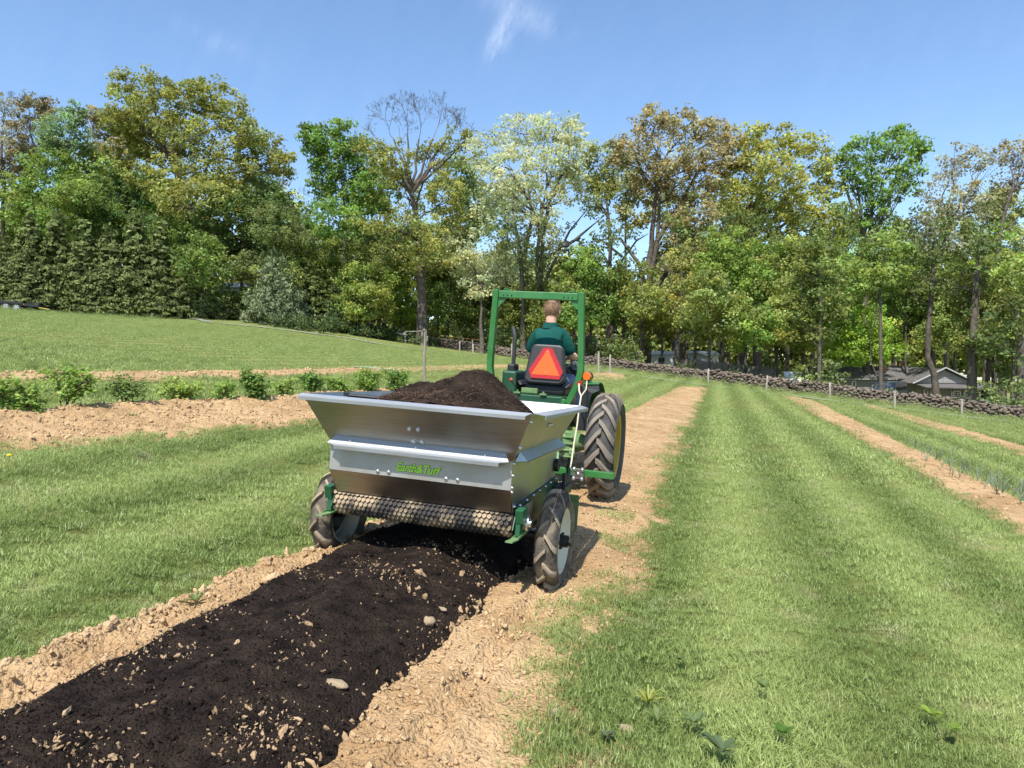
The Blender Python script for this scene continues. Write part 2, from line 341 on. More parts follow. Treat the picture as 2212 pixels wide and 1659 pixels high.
bE=bed('garden_bed',LE,RE,520,90,.06,.085,M_soil,61,.06,1,prof=lambda w:.11*np.exp(-((w-.12)/.2)**2))
LF=px2([(1283,806),(1315,805),(1345,809)]); RF=px2([(1276,818),(1315,819),(1352,818)])
bF=bed('garden_bed',LF,RF,60,30,.06,.08,M_soil,71,.15)
# compost laid down the middle of the main bed, running under the spreader
LCo=np.concatenate([[[-2.95,1.75]],px2([(-80,1612),(0,1572),(300,1410),(500,1308),(700,1210),(765,1180)]),[[-1.02,5.4],[-.85,5.9]]])
RCo=np.concatenate([[[-1.02,1.75]],px2([(745,1659),(880,1490),(1000,1370),(1135,1248)]),[[.22,5.0],[.33,5.45]]])
bCo=bed('compost_strip',LCo,RCo,520,190,.05,.022,M_comp,81,.035,1.3,prof=lambda w:.055+.075*np.sin(np.pi*np.clip(w,0,1))**.8+.028*np.sin(w*13+.6),fine=14.,base=-.015)
BEDS.pop()
# gravel lane along the lawn's far edge and in front of the wall
lane=[(-60,664),(0,664),(150,669),(300,681),(457,697),(620,713),(759,731),(925,759),(1062,773),(1137,781),(1296,801),(1528,833),(1793,865),(2083,900),(2212,915),(2300,926)]
Lc=px2(lane); s=np.linspace(0,1,300); c=resample(Lc,s); tn=np.gradient(c,axis=0); tn/=np.hypot(*tn.T)[:,None]; nr=np.stack([-tn[:,1],tn[:,0]],-1)
v=[];q=[]
for i in range(300):
    w=.42+.1*math.sin(i*.7)
    for k in (-w,0,w*.9):
        p=c[i]+nr[i]*k; v.append((p[0],p[1],gz(*p)+.03))
q=[(3*i+k,3*i+k+1,3*i+k+4,3*i+k+3) for i in range(299) for k in (0,1)]
tag(link('gravel_lane',npmesh('gravel_lane',v,q,mat=M_gravel,smooth=True)),kind='structure')
LANE=c
# ---------------------------------------------------------------- scatter with geometry nodes (stuff that nobody could count)
def scatter(name,pts,rot,scl,protos,label_kind='stuff',tint=None):
    me=bpy.data.meshes.new(name); me.vertices.add(len(pts)); me.vertices.foreach_set('co',np.asarray(pts,np.float32).ravel())
    a=me.attributes.new('rot','FLOAT_VECTOR','POINT'); a.data.foreach_set('vector',np.asarray(rot,np.float32).ravel())
    a=me.attributes.new('scl','FLOAT_VECTOR','POINT'); a.data.foreach_set('vector',np.asarray(scl,np.float32).ravel())
    a=me.attributes.new('pick','INT','POINT'); a.data.foreach_set('value',RS.randint(0,len(protos),len(pts)).astype(np.int32))
    o=link(name,me); g=bpy.data.node_groups.new(name,'GeometryNodeTree')
    g.interface.new_socket('Geometry',in_out='INPUT',socket_type='NodeSocketGeometry'); g.interface.new_socket('Geometry',in_out='OUTPUT',socket_type='NodeSocketGeometry')
    gi=N(g,'NodeGroupInput'); go=N(g,'NodeGroupOutput')
    gg=N(g,'GeometryNodeGeometryToInstance')
    for p in reversed(protos):
        oi=N(g,'GeometryNodeObjectInfo'); oi.inputs['Object'].default_value=p; oi.transform_space='ORIGINAL'; oi.inputs['As Instance'].default_value=False
        g.links.new(oi.outputs['Geometry'],gg.inputs[0])
    ip=N(g,'GeometryNodeInstanceOnPoints'); ip.inputs['Pick Instance'].default_value=True
    def na(n,ty):
        x=N(g,'GeometryNodeInputNamedAttribute',data_type=ty); x.inputs['Name'].default_value=n; return [k for k in x.outputs if k.enabled and k.name=='Attribute'][0]
    g.links.new(gi.outputs[0],ip.inputs['Points']); g.links.new(gg.outputs[0],ip.inputs['Instance'])
    g.links.new(na('pick','INT'),ip.inputs['Instance Index']); g.links.new(na('rot','FLOAT_VECTOR'),ip.inputs['Rotation']); g.links.new(na('scl','FLOAT_VECTOR'),ip.inputs['Scale'])
    g.links.new(ip.outputs[0],go.inputs[0]); md=o.modifiers.new('scatter','NODES'); md.node_group=g
    tag(o,kind=label_kind); return o
def proto(name,me): return bpy.data.objects.new(name,me)     # source meshes: never linked, only instanced
def tuft_mesh(name,n,rad,hmin,hmax,wid,lean,material,seg=3):
    r=np.random.RandomState(abs(hash(name))%9999 if False else sum(map(ord,name))); V=[];Q=[]
    for i in range(n):
        a=r.rand()*6.283; d=rad*math.sqrt(r.rand()); b=np.array([math.cos(a)*d,math.sin(a)*d,-.01]); h=hmin+(hmax-hmin)*r.rand()**1.5
        az=r.rand()*6.283; ln=lean*(.3+r.rand()); dr=np.array([math.cos(az),math.sin(az),0]); sd_=np.array([-dr[1],dr[0],0])
        tw=r.rand()*1.5-.75; sd_=sd_*math.cos(tw)+dr*math.sin(tw); n0=len(V)
        for k in range(seg+1):
            t=k/seg; p=b+dr*h*ln*t*t+np.array([0,0,h*t*(1-.25*ln*t)]); w=wid*(1-t**1.6)*(.7+.6*r.rand() if k==0 else 1)
            V+= [p-sd_*w/2,p+sd_*w/2] if k<seg else [p]
        for k in range(seg-1): Q.append((n0+2*k,n0+2*k+1,n0+2*k+3,n0+2*k+2))
        Q.append((n0+2*seg-2,n0+2*seg-1,n0+2*seg))
    return npmesh(name,np.array(V),[x for x in Q if len(x)==4],[x for x in Q if len(x)==3],mat=material)
def rock_mesh(name,material,seed,flat=.7,rough=.3,n=9,m=6,sm=False):
    r=np.random.RandomState(seed); b=MB().ball((0,0,0),1,n,m); P=np.array(b.v); of=r.rand(3)*50
    k=1+rough*fbm(P[:,0]*1.3+of[0]+P[:,2]*.7,P[:,1]*1.3+of[1]-P[:,2]*.9,3,seed); P=P*k[:,None]*np.array([1,.8,flat])
    me=bpy.data.meshes.new(name); me.from_pydata(P.tolist(),[],b.f); me.materials.append(material)
    if sm: me.polygons.foreach_set('use_smooth',np.ones(len(me.polygons),bool))
    return me
def inpoly(P,poly):
    x,y=P[:,0],P[:,1]; r=np.zeros(len(P),bool); n=len(poly)
    for i in range(n):
        x1,y1=poly[i]; x2,y2=poly[(i+1)%n]
        if y1==y2: continue
        r^=((y1>y)!=(y2>y))&(x<(x2-x1)*(y-y1)/(y2-y1)+x1)
    return r
def dist_poly(P,poly):
    d=np.full(len(P),1e9); n=len(poly)
    for i in range(n-1):
        a=poly[i];b=poly[i+1]; ab_=b-a; t=np.clip(((P-a)@ab_)/(ab_@ab_+1e-9),0,1); q=a+t[:,None]*ab_; d=np.minimum(d,np.hypot(*(P-q).T))
    return d
def frus(y0,y1,dens,pad=1.0):
    n=int(dens*(y1-y0)*((y0+y1)*.80+2*pad)); y=y0+(y1-y0)*RS.rand(n*2); x=(RS.rand(n*2)-.5)*2*(y1*.76+pad); k=np.abs(x)<y*.76+pad
    P=np.stack([x,y],-1)[k]; return P[:int(dens*(k.sum()/(n*2)*2*(y1*.76+pad)*(y1-y0)))]
def onlawn(P,jit=.10):
    J=P+jit*np.stack([fbm(P[:,0]*5,P[:,1]*5,3,90),fbm(P[:,0]*5,P[:,1]*5,3,95)],-1)
    ok=np.ones(len(P),bool)
    for poly,rag in BEDS:
        ins=inpoly(J,poly[::max(1,len(poly)//160)])
        if poly is BEDS[0][0]:   # thin straggling turf over the right margin of the main bed
            d=dist_poly(P,resample(RA,np.linspace(0,1,80))); pt=fbm(P[:,0]*2.6,P[:,1]*2.6,4,190)+.25*fbm(P[:,0]*9,P[:,1]*9,2,191)
            ins&=~((d<.62)&(pt>-.12+1.25*d)&(P[:,1]<16))
        ok&=~ins
    d=dist_poly(P,LANE[::6]); ok&=d>.62
    beyond=((P[:,1]-46.6)+(P[:,0]-20.9))/1.41>0
    return ok
protN=[proto('grass_tuft_source%d'%i,tuft_mesh('tuft_n%d'%i,230,.17,.016,.050,.0042,.9,M_blade)) for i in range(5)]
protM=[proto('grass_patch_source%d'%i,tuft_mesh('tuft_m%d'%i,190,.34,.03,.062,.0085,.8,M_blade,2)) for i in range(4)]
protF=[proto('grass_far_source%d'%i,tuft_mesh('tuft_f%d'%i,330,.85,.02,.045,.013,.7,M_blade,2)) for i in range(3)]
def lay(name,P,protos,smin,smax):
    n=len(P); st=np.sin(((P@RV))*2*math.pi/1.35)
    rot=np.stack([.12*RS.randn(n)-.0*st,.12*RS.randn(n),RS.rand(n)*6.283],-1)
    # blades lean with the mowing direction of their stripe
    rot[:,0]+=.28*np.sign(st); rot[:,2]=np.where(RS.rand(n)<.6,-TH+.5*RS.randn(n),rot[:,2])
    k=smin+(smax-smin)*RS.rand(n); k=k*(1+.25*fbm(P[:,0]*.9,P[:,1]*.9,3,140)); scl=np.stack([k,k,k*(.8+.5*RS.rand(n))],-1)
    z=ht(P[:,0],P[:,1])-.045
    for poly,rag in BEDS: z=np.where(inpoly(P,poly[::max(1,len(poly)//160)]),ht(P[:,0],P[:,1])+.002,z)
    return scatter(name,np.c_[P,z],rot,scl,protos)
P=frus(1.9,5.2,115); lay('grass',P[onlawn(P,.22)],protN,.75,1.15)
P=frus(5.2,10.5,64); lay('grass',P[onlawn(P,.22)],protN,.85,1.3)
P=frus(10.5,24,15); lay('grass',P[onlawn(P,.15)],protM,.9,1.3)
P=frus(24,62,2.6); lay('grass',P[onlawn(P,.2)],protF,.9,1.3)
# straggling grass over the soil edges of the main bed and at the bed ends
def edgepts(poly,n,sd,y1=30):
    s=np.sort(RS.rand(n))**1.6; c=resample(poly,s); t=np.gradient(c,axis=0); t/=np.hypot(*t.T)[:,None]+1e-9
    return c+np.stack([-t[:,1],t[:,0]],-1)*(sd*RS.randn(n))[:,None]
E1=np.concatenate([edgepts(RA[1:]+np.array([-.05,0]),1300,.17),edgepts(LA[1:],260,.07),edgepts(RB,350,.08),edgepts(LB,250,.06),edgepts(RE,300,.12),edgepts(LE,300,.10),edgepts(RD,250,.12),edgepts(LD,200,.12)])
lay('grass',E1[E1[:,1]>1.8],protN,.35,1.0)
T2=np.concatenate([px2([(1215,1395),(1240,1420),(1275,1415),(1300,1440),(1200,1470),(1180,1385),(1270,1480),(1290,1530),(1240,1550),(1330,1580),(1150,1640),(1180,1575),(1250,1600),(1310,1510),(1220,1330),(1260,1300),(1310,1260),(1340,1180),(1250,1370),(1290,1340),(1330,1120)])+.05*RS.randn(21,2) for _ in range(9)])
lay('grass',T2,protN,.5,1.1)
# soil clods and crumbs
clods=[proto('clod_source%d'%i,rock_mesh('clod%d'%i,M_clod,200+i,.7,.55,12,8,True)) for i in range(5)]
bits=[proto('bit_source%d'%i,rock_mesh('bit%d'%i,M_bit,230+i,.45,1.5,7,5)) for i in range(4)]
dark=[proto('crumb_source%d'%i,rock_mesh('crumb%d'%i,M_comp,250+i,.8,.5,6,4)) for i in range(3)]
def onbed(B,n,rmin,rmax,protos,name,pw=3.,emin=.0,wfun=None,ymax=99,sink=.3):
    X,Y,Z,e=B; ok=np.where((e.ravel()>emin)&(Y.ravel()<ymax))[0]
    p=None
    if wfun is not None: p=wfun(X.ravel()[ok],Y.ravel()[ok],e.ravel()[ok]); p=p/p.sum()
    k=RS.choice(ok,n,p=p); r=rmin+(rmax-rmin)*RS.rand(n)**pw
    pts=np.stack([X.ravel()[k]+.01*RS.randn(n),Y.ravel()[k]+.01*RS.randn(n),Z.ravel()[k]+r*sink],-1)
    return scatter(name,pts,RS.rand(n,3)*6.28,np.stack([r*(.7+1.1*RS.rand(n)**2),r*(.7+.5*RS.rand(n)),r*(.7+.5*RS.rand(n))],-1),protos)
inv=lambda x,y,e:1/np.maximum(y,1.5)**.5
onbed(bA,30000,.0025,.017,clods,'soil_clods',3.5,0,lambda x,y,e:1/np.maximum(y,1.5)**.2,24)
onbed(bA,480,.008,.040,clods,'soil_clods',2.2,0,lambda x,y,e:np.exp(-e/.12)*(y>2)*((x+.6873)*RV[0]+(y-4.2559)*RV[1]<0)/np.maximum(y,1.5)+1e-6,30,.1)
onbed(bE,5200,.005,.030,clods,'soil_clods',3,0); onbed(bB,3000,.006,.03,clods,'soil_clods',3,0); onbed(bD,2200,.012,.05,clods,'soil_clods',2.5); onbed(bC,900,.01,.035,clods,'soil_clods',2.5)
def patchy(x,y,e): return np.clip(fbm(x*3.2,y*3.2,3,300)+.15,0.03,1)**1.2/np.maximum(y,1.5)**.3
onbed(bCo,5200,.0015,.009,bits,'pale_compost_bits',3.2,.03,patchy,4.9,.15)
onbed(bCo,210,.007,.024,bits,'pale_compost_bits',2.4,.05,patchy,4.7,.1)
onbed(bCo,650,.006,.020,dark,'compost_crumbs',2.0,.0,None,5.2,.1)
onbed(bCo,14000,.0015,.0065,dark,'compost_crumbs',2.5,-.03)
onbed(bCo,420,.004,.02,bits,'pale_compost_bits',2.0,-.02,lambda x,y,e:np.exp(-np.abs(e)/.03)*(x>-1.6)+1e-7,5.2,.3)
# ================================================================ TREES
BOOST=np.array([1.24,1.2,1.2])
def rdirs(n):
    v=RS.randn(n,3); return v/np.linalg.norm(v,axis=1)[:,None]
def leaf_quads(C,size,nrm,cols,asp=.8):
    """diamond leaves, one per centre"""
    n=len(C); t=np.cross(nrm,rdirs(n)); t/=np.linalg.norm(t,axis=1)[:,None]+1e-9; b=np.cross(nrm,t)
    s=size[:,None]; v=np.stack([C-t*s*.5,C+b*s*asp*.5+nrm*s*.08,C+t*s*.5,C-b*s*asp*.5+nrm*s*.08],1).reshape(-1,3)
    q=np.arange(4*n).reshape(n,4); return v,q,np.repeat(cols,4,axis=0)
def clump_leaves(cc,cr,per,size,col,var,flat=.7):
    """leaves gathered in small clumps: cc centres, cr radii"""
    k=np.repeat(np.arange(len(cc)),per); n=len(k); d=rdirs(n)*(RS.rand(n)**.45)[:,None]*np.array([1,1,flat]); P=cc[k]+d*cr[k][:,None]
    nr=d*.5+rdirs(n)*.7+np.array([0,-.15,.45]); nr/=np.linalg.norm(nr,axis=1)[:,None]
    cv=np.exp(var*RS.randn(len(cc)))[k]*np.exp(.16*RS.randn(n)); hue=(.06*RS.randn(len(cc)))[k]+.05*RS.randn(n)
    C=np.asarray(col)[None]*BOOST*np.array([1.16,1.2,1.42])*cv[:,None]*np.stack([1+hue,np.ones(n),1-hue],-1)
    return leaf_quads(P,size*(.6+.8*RS.rand(n)),nr,np.clip(C,0.01,.7))
class TB(MB):
    def limb(s,a,b,r0,r1,wob=.06,n=5,seg=5,sag=0):
        a=Vector(a);b=Vector(b);L=(b-a).length;P=[];R=[]
        for i in range(seg+1):
            t=i/seg; p=a.lerp(b,t); k=math.sin(math.pi*t)*wob*L
            p=p+Vector((RS.randn()*k*.5,RS.randn()*k*.5,RS.randn()*k*.25+sag*L*math.sin(math.pi*t))); P.append(p); R.append(r0+(r1-r0)*t)
        s.tube(P,R,n,False); return P
    def twigs(s,p,d,L,r,depth,spread=.55,n=3):
        p=Vector(p);d=Vector(d).normalized(); q=p+d*L; mid=p.lerp(q,.5)+Vector(RS.randn(3)*L*.05)
        s.tube([p,mid,q],[r,r*.85,r*.65],n,False)
        if depth==0: return
        for k in range(2+(RS.rand()<.55)):
            e=(d+Vector(RS.randn(3)*spread)+Vector((0,0,.18))).normalized(); s.twigs(q if k else mid.lerp(q,.6),e,L*(.58+.25*RS.rand()),max(r*.62,.009),depth-1,spread,n)
def rel(o,par): o.matrix_parent_inverse=Matrix.Translation(-Vector(par.location)); return o
def tree(name,label,group,px,Y,trunk,lobes,col,dens=1.0,leaf=.24,r0=.28,var=.22,bare=None,cat='tree',clr=.85,branch=True,extra=None,base_py=None):
    """trunk: picture points from base upwards at depth Y; lobes: crown lobes (x, y, rx, ry) in picture units at that depth"""
    k=Y/F; b=at(px,790,Y); bz=gz(b.x,Y); base=Vector((b.x,Y,bz-.15))
    root=empty(name,loc=(b.x,Y,bz)); tag(root,label,cat,group)
    tb=TB(); pts=[base]+[at(x,y,Y)+Vector((0,RS.randn()*.3,0)) for x,y in trunk]
    m=len(pts); rad=[r0*(1-.62*i/max(m-1,1)) for i in range(m)]; rad[0]*=1.35
    P=[];R=[]
    for i in range(m-1):
        for j in range(3):
            t=j/3; P.append(pts[i].lerp(pts[i+1],t)+Vector((RS.randn()*.05,RS.randn()*.05,0))*(1 if i+j else 0)); R.append(rad[i]*(1-t)+rad[i+1]*t)
    P.append(pts[-1]);R.append(rad[-1]); tb.tube(P,R,8)
    V=[];Q=[];CC=[];n0=0
    for (x,y,rx,ry) in lobes:
        a=rx*k; c=ry*k; dz=RS.randn()*a*.75; L=at(x,y,Y+dz)
        ncl=max(6,int(dens*11*(a*c)**.8)); d=rdirs(ncl); rr=(.35+.65*RS.rand(ncl)**.6)[:,None]
        cc=np.array(L)+d*rr*np.array([a,a*.9,c]); cr=clr*(.55+.8*RS.rand(ncl))*min(1,.55+.2*a)
        if dens>0:
            v,q,cl=clump_leaves(cc,cr,max(10,int((46 if leaf>.2 else 62)*min(1.3,.5+dens*.5))),leaf*1.16,col,var); V.append(v);Q.append(q+n0);CC.append(cl);n0+=len(v)
        if branch:
            # limb leaves the trunk well below the lobe, twigs run to its clumps
            hh=[p for p in P if p.z<L.z-.25*abs(L.x-pts[-1].x)-.5] or [P[len(P)//2]]
            at_=hh[-1] if RS.rand()<.6 else hh[max(0,len(hh)-1-RS.randint(0,3))]
            lr=min(r0*.42,.05+.03*a); T=tb.limb(at_,L+Vector((0,0,-.2*c)),lr,lr*.35,.10,5,6,.07)
            for j in RS.choice(ncl,min(ncl,9),False): tb.limb(T[RS.randint(3,len(T))],cc[j],lr*.34,.012,.08,3,3)
    if bare:
        for (x,y,L,dpt) in bare:
            p=at(x,y,Y); hh=[q for q in P if q.z<p.z-.5] or [P[-1]]; T=tb.limb(hh[-1],p,r0*.30,r0*.14,.06,5,5)
            tb.twigs(p,(p-T[-3]),L*k*.40,r0*.075,dpt+1,.5)
    if extra: extra(tb,Y)
    rel(tb.build('trunk',M_bark,root,smooth=True,ang=80),root)
    if V: rel(link('crown',npmesh('crown',np.concatenate(V),np.concatenate(Q),mat=M_leaf,cols=np.concatenate(CC)),root),root)
    return root
OL=(.20,.21,.052); TAN=(.27,.235,.10); GRN=(.14,.215,.045); LIME=(.25,.33,.055); PALE=(.38,.40,.19); YOL=(.285,.29,.072); BLG=(.165,.225,.085); BRN=(.2,.17,.06); GRY=(.27,.26,.14); DGR=(.095,.135,.036)
G1='tall trees along the edge of the wood'
def oaklimbs(tb,Y):
    for a in ([(402,560),(392,430),(372,350),(355,300)],[(405,470),(440,390),(452,330),(470,280)],[(440,390),(520,370),(590,350)],[(372,350),(330,290),(300,240)],[(404,520),(430,470),(470,450)]):
        tb.tube([at(x,y,Y) for x,y in a],([.2,.16,.11,.07][:len(a)-1]+[.03]),6,False)
tree('oak_tree','massive oak with olive green spreading crown, tallest tree above the dark conifer hedge',G1,402,78,[(403,600),(400,540),(395,470),(390,400),(375,340)],
 [(310,190,72,42),(268,235,48,42),(378,228,78,55),(455,212,58,42),(500,248,46,45),(425,300,85,45),(335,310,75,45),(275,330,50,38),(565,330,62,45),(608,355,30,40),(480,370,75,45),(350,385,75,48),(425,440,100,50),(300,270,50,35),(540,290,40,30),(250,265,30,30)],OL,.95,.25,.42,extra=oaklimbs)
tree('bare_top_oak','huge oak whose bare grey branches stick out above a thin olive crown',G1,912,72,[(912,650),(910,590),(905,540),(900,480),(890,420)],
 [(800,330,34,30),(850,350,62,45),(950,335,55,40),(1000,300,32,26),(880,420,92,50),(965,420,50,50),(860,490,100,42),(925,555,85,42),(985,480,45,40)],OL,.72,.23,.55,bare=[(800,330,60,4),(850,300,75,5),(880,290,80,5),(905,300,75,5),(935,300,85,5),(965,300,70,5),(990,320,50,4),(825,320,60,4),(870,330,75,5),(950,320,80,5)])
def palelimbs(tb,Y):
    for a in ([(1166,640),(1185,590),(1230,500),(1270,450)],[(1130,620),(1120,520),(1105,440)],[(1166,640),(1172,520),(1190,430),(1215,350)],[(1130,560),(1150,470),(1135,360)],[(1175,560),(1240,520),(1300,470)]):
        tb.tube([at(x,y,Y) for x,y in a],([.22,.17,.12,.07][:len(a)-1]+[.03]),6,False)
tree('pale_flowering_tree','wide pale yellow green tree coming into leaf, behind the tractor roll bar',G1,1166,70,[(1166,690),(1164,640),(1160,560),(1165,480)],
 [(1055,330,52,42),(1130,282,62,38),(1200,270,52,34),(1242,300,30,36),(1110,370,80,50),(1190,360,65,50),(1080,440,62,50),(1150,450,72,50),(1225,400,46,42),(1190,520,44,50),(1240,340,35,40)],PALE,.78,.22,.36,var=.16,extra=palelimbs)
tree('pale_flowering_tree','lower pale blossom tree left of the roll bar',G1,1040,69,[(1040,690),(1038,620)],[(1010,560,48,40),(1055,590,62,42),(1090,560,40,40),(1030,620,40,24),(995,520,40,36)],PALE,.75,.22,.2,var=.15)
tree('slim_trunk_tree','pale green tree on a slim dark trunk just left of the driver',G1,1130,69.5,[(1130,690),(1128,600),(1122,520)],[(1120,520,52,44),(1080,500,40,36),(1150,560,34,36)],(.22,.25,.10),.7,.22,.26)
tree('light_green_tree','yellow green tree filling the gap between pale tree and tan oak',G1,1322,74,[(1320,640),(1318,570),(1316,500),(1310,440)],[(1300,350,42,45),(1262,385,42,36),(1320,395,46,46),(1290,430,46,36),(1345,340,30,30)],(.22,.24,.07),.8,.22,.3,
 extra=lambda tb,Y:[tb.tube([at(x,y,Y) for x,y in a],([.15,.12,.09,.05][:len(a)-1]+[.03]),5,False) for a in ([(1322,620),(1345,560),(1375,520),(1400,505)],[(1318,600),(1310,560),(1280,520)],[(1345,555),(1300,518),(1270,525)])])
def tanlimbs(tb,Y):
    for a in ([(1400,640),(1380,570),(1340,515),(1285,518)],[(1402,620),(1420,520),(1425,430),(1420,350)],[(1405,640),(1460,560),(1490,500),(1530,440)],[(1420,520),(1480,420),(1530,330)],[(1425,430),(1390,380),(1370,330)]):
        tb.tube([at(x,y,Y) for x,y in a],([.27,.2,.14,.08][:len(a)-1]+[.03]),6,False)
tree('tan_oak','tall oak with tan brown young leaves right of the roll bar',G1,1396,71,[(1396,700),(1400,640),(1405,560),(1412,470),(1418,400)],
 [(1412,268,58,38),(1482,278,56,38),(1542,290,46,38),(1380,322,52,38),(1450,340,72,40),(1530,350,55,42),(1592,335,34,45),(1402,400,52,44),(1480,412,62,44),(1470,500,44,40),(1500,470,52,36),(1345,335,32,36),(1560,300,30,30)],TAN,.85,.24,.44,var=.2,extra=tanlimbs)
tree('tan_sapling','low tan leaved branches hanging beside a bare pole of a trunk',G1,1466,69,[(1468,720),(1470,650),(1475,600)],[(1480,560,42,36),(1450,590,34,26),(1510,600,34,30)],TAN,.6,.22,.26)
def yollimbs(tb,Y):
    for a in ([(1600,640),(1620,540),(1660,460),(1720,400)],[(1600,600),(1605,500),(1640,420),(1650,340)],[(1620,540),(1700,480),(1770,440)]):
        tb.tube([at(x,y,Y) for x,y in a],([.2,.16,.11,.06][:len(a)-1]+[.03]),6,False)
tree('golden_oak','broad oak with golden olive crown, right of the tan oak',G1,1598,72,[(1600,720),(1602,640),(1604,560),(1610,480)],
 [(1650,300,62,34),(1712,310,55,36),(1762,342,44,38),(1792,402,34,42),(1682,382,76,44),(1612,430,62,50),(1732,442,62,44),(1650,482,82,42),(1780,482,38,34),(1640,345,50,34),(1590,380,36,36)],YOL,.85,.24,.4,var=.2,extra=yollimbs)
def grlimbs(tb,Y):
    for a in ([(1872,560),(1858,450),(1850,380)],[(1872,560),(1885,440),(1880,330)],[(1876,540),(1920,440),(1945,340)],[(1872,520),(1835,430),(1815,370)]):
        tb.tube([at(x,y,Y) for x,y in a],[.2,.14,.03],6,False)
tree('tall_green_tree','tall fresh green tree with forked upright limbs against the sky',G1,1872,73,[(1872,760),(1870,680),(1872,600),(1874,540)],
 [(1870,332,52,38),(1942,312,46,38),(1978,322,26,36),(1848,392,42,40),(1922,402,52,40),(1962,372,36,36),(1892,462,44,30),(1830,350,26,30),(1950,285,26,22)],GRN,.8,.24,.34,extra=grlimbs)
tree('thin_grey_tree','thin crowned greyish tree near the right side of the wood',G1,2020,72,[(2015,760),(2012,680),(2030,580),(2045,480)],
 [(2060,352,44,44),(2132,342,36,36),(2032,422,54,50),(2092,452,52,44),(1992,502,44,44),(2055,520,48,40)],GRY,.6,.22,.3,bare=[(2060,400,60,4),(2120,370,60,4)])
tree('thin_brown_tree','sparse brownish tree cut by the right edge of the picture',G1,2168,70,[(2165,760),(2160,680),(2150,580),(2165,480),(2185,400)],
 [(2190,322,36,34),(2182,392,42,36),(2230,350,40,50),(2120,420,36,34)],TAN,.6,.22,.34,bare=[(2185,420,80,5),(2130,480,70,4),(2200,470,70,4)])
tree('lime_branch_tree','tree with bright lime green layered branches on the right',G1,2128,69,[(2130,780),(2128,700),(2120,620),(2118,540)],[(2150,508,54,20),(2195,560,34,30),(2100,565,54,40),(2130,545,40,16),(2170,610,44,34)],LIME,.65,.23,.3)
tree('green_tree','bushy bright green tree leaning out of the wood left of the bare oak',G1,740,76,[(742,650),(745,560),(752,480)],
 [(690,312,40,44),(732,302,52,40),(772,352,54,52),(702,372,44,44),(742,422,62,42),(722,472,62,42),(790,420,40,45),(668,290,24,24)],GRN,1.0,.25,.34)
tree('yellow_maple','bright yellow green maple rising behind the conifer hedge',G1,108,79,[(110,560),(108,480)],[(110,390,68,76),(92,462,62,56),(160,430,48,60),(120,500,70,40)],(.14,.20,.04),1.0,.25,.3)
tree('blue_green_tree','blue green feathery tree behind the yellow maple',G1,150,84,[(150,560),(148,430)],[(140,292,54,56),(172,352,54,60),(205,400,40,50),(110,300,32,44),(160,250,24,30)],BLG,.9,.24,.3)
tree('tan_topped_tree','tan topped tree peeping over the wood at far left',G1,65,90,[(66,540),(68,400)],[(70,240,42,36),(40,290,44,46),(100,232,30,26),(20,350,44,60),(60,350,44,44)],(.19,.16,.07),.8,.24,.3)
tree('tan_topped_tree','tan brown crown tucked in left of the massive oak',G1,262,90,[(262,560),(262,420)],[(232,272,48,36),(288,292,46,44),(250,330,50,44),(200,252,30,24),(300,240,30,24)],TAN,.85,.24,.3)
tree('bare_grey_tree','almost leafless grey tree at the left picture edge',G1,8,86,[(8,560),(8,400),(6,300)],[(10,230,24,50),(-20,300,50,60)],GRY,.35,.2,.3,bare=[(8,260,70,5),(-10,280,70,5),(22,290,60,4)])
tree('budding_tree','thin budding tree with grey brown haze of twigs right of the massive oak',G1,632,82,[(630,600),(628,500)],[(602,420,44,50),(640,472,38,40),(585,470,40,40),(660,520,40,40)],GRY,.6,.2,.24,bare=[(610,440,55,4),(640,460,55,4),(625,480,50,4)])
tree('dark_green_tree','dark green tree under the oak limbs above the white shed',G1,520,76,[(520,620),(515,560)],[(500,470,80,55),(575,492,66,50),(470,540,54,50),(560,430,56,44),(600,560,50,50),(540,560,60,40)],DGR,1.0,.25,.3)
tree('mid_green_tree','mid green tree under the left limbs of the oak',G1,270,77,[(272,590),(270,500)],[(240,410,62,54),(300,450,56,56),(230,480,56,50),(330,500,50,44)],(.075,.115,.028),1.0,.25,.3)
tree('lime_maple','bright lime young maple in front of the oak trunk',G1,440,70,[(442,640),(440,590)],[(432,545,46,40),(470,590,46,36),(415,585,34,36),(455,630,46,26)],(.135,.185,.042),.95,.22,.16)
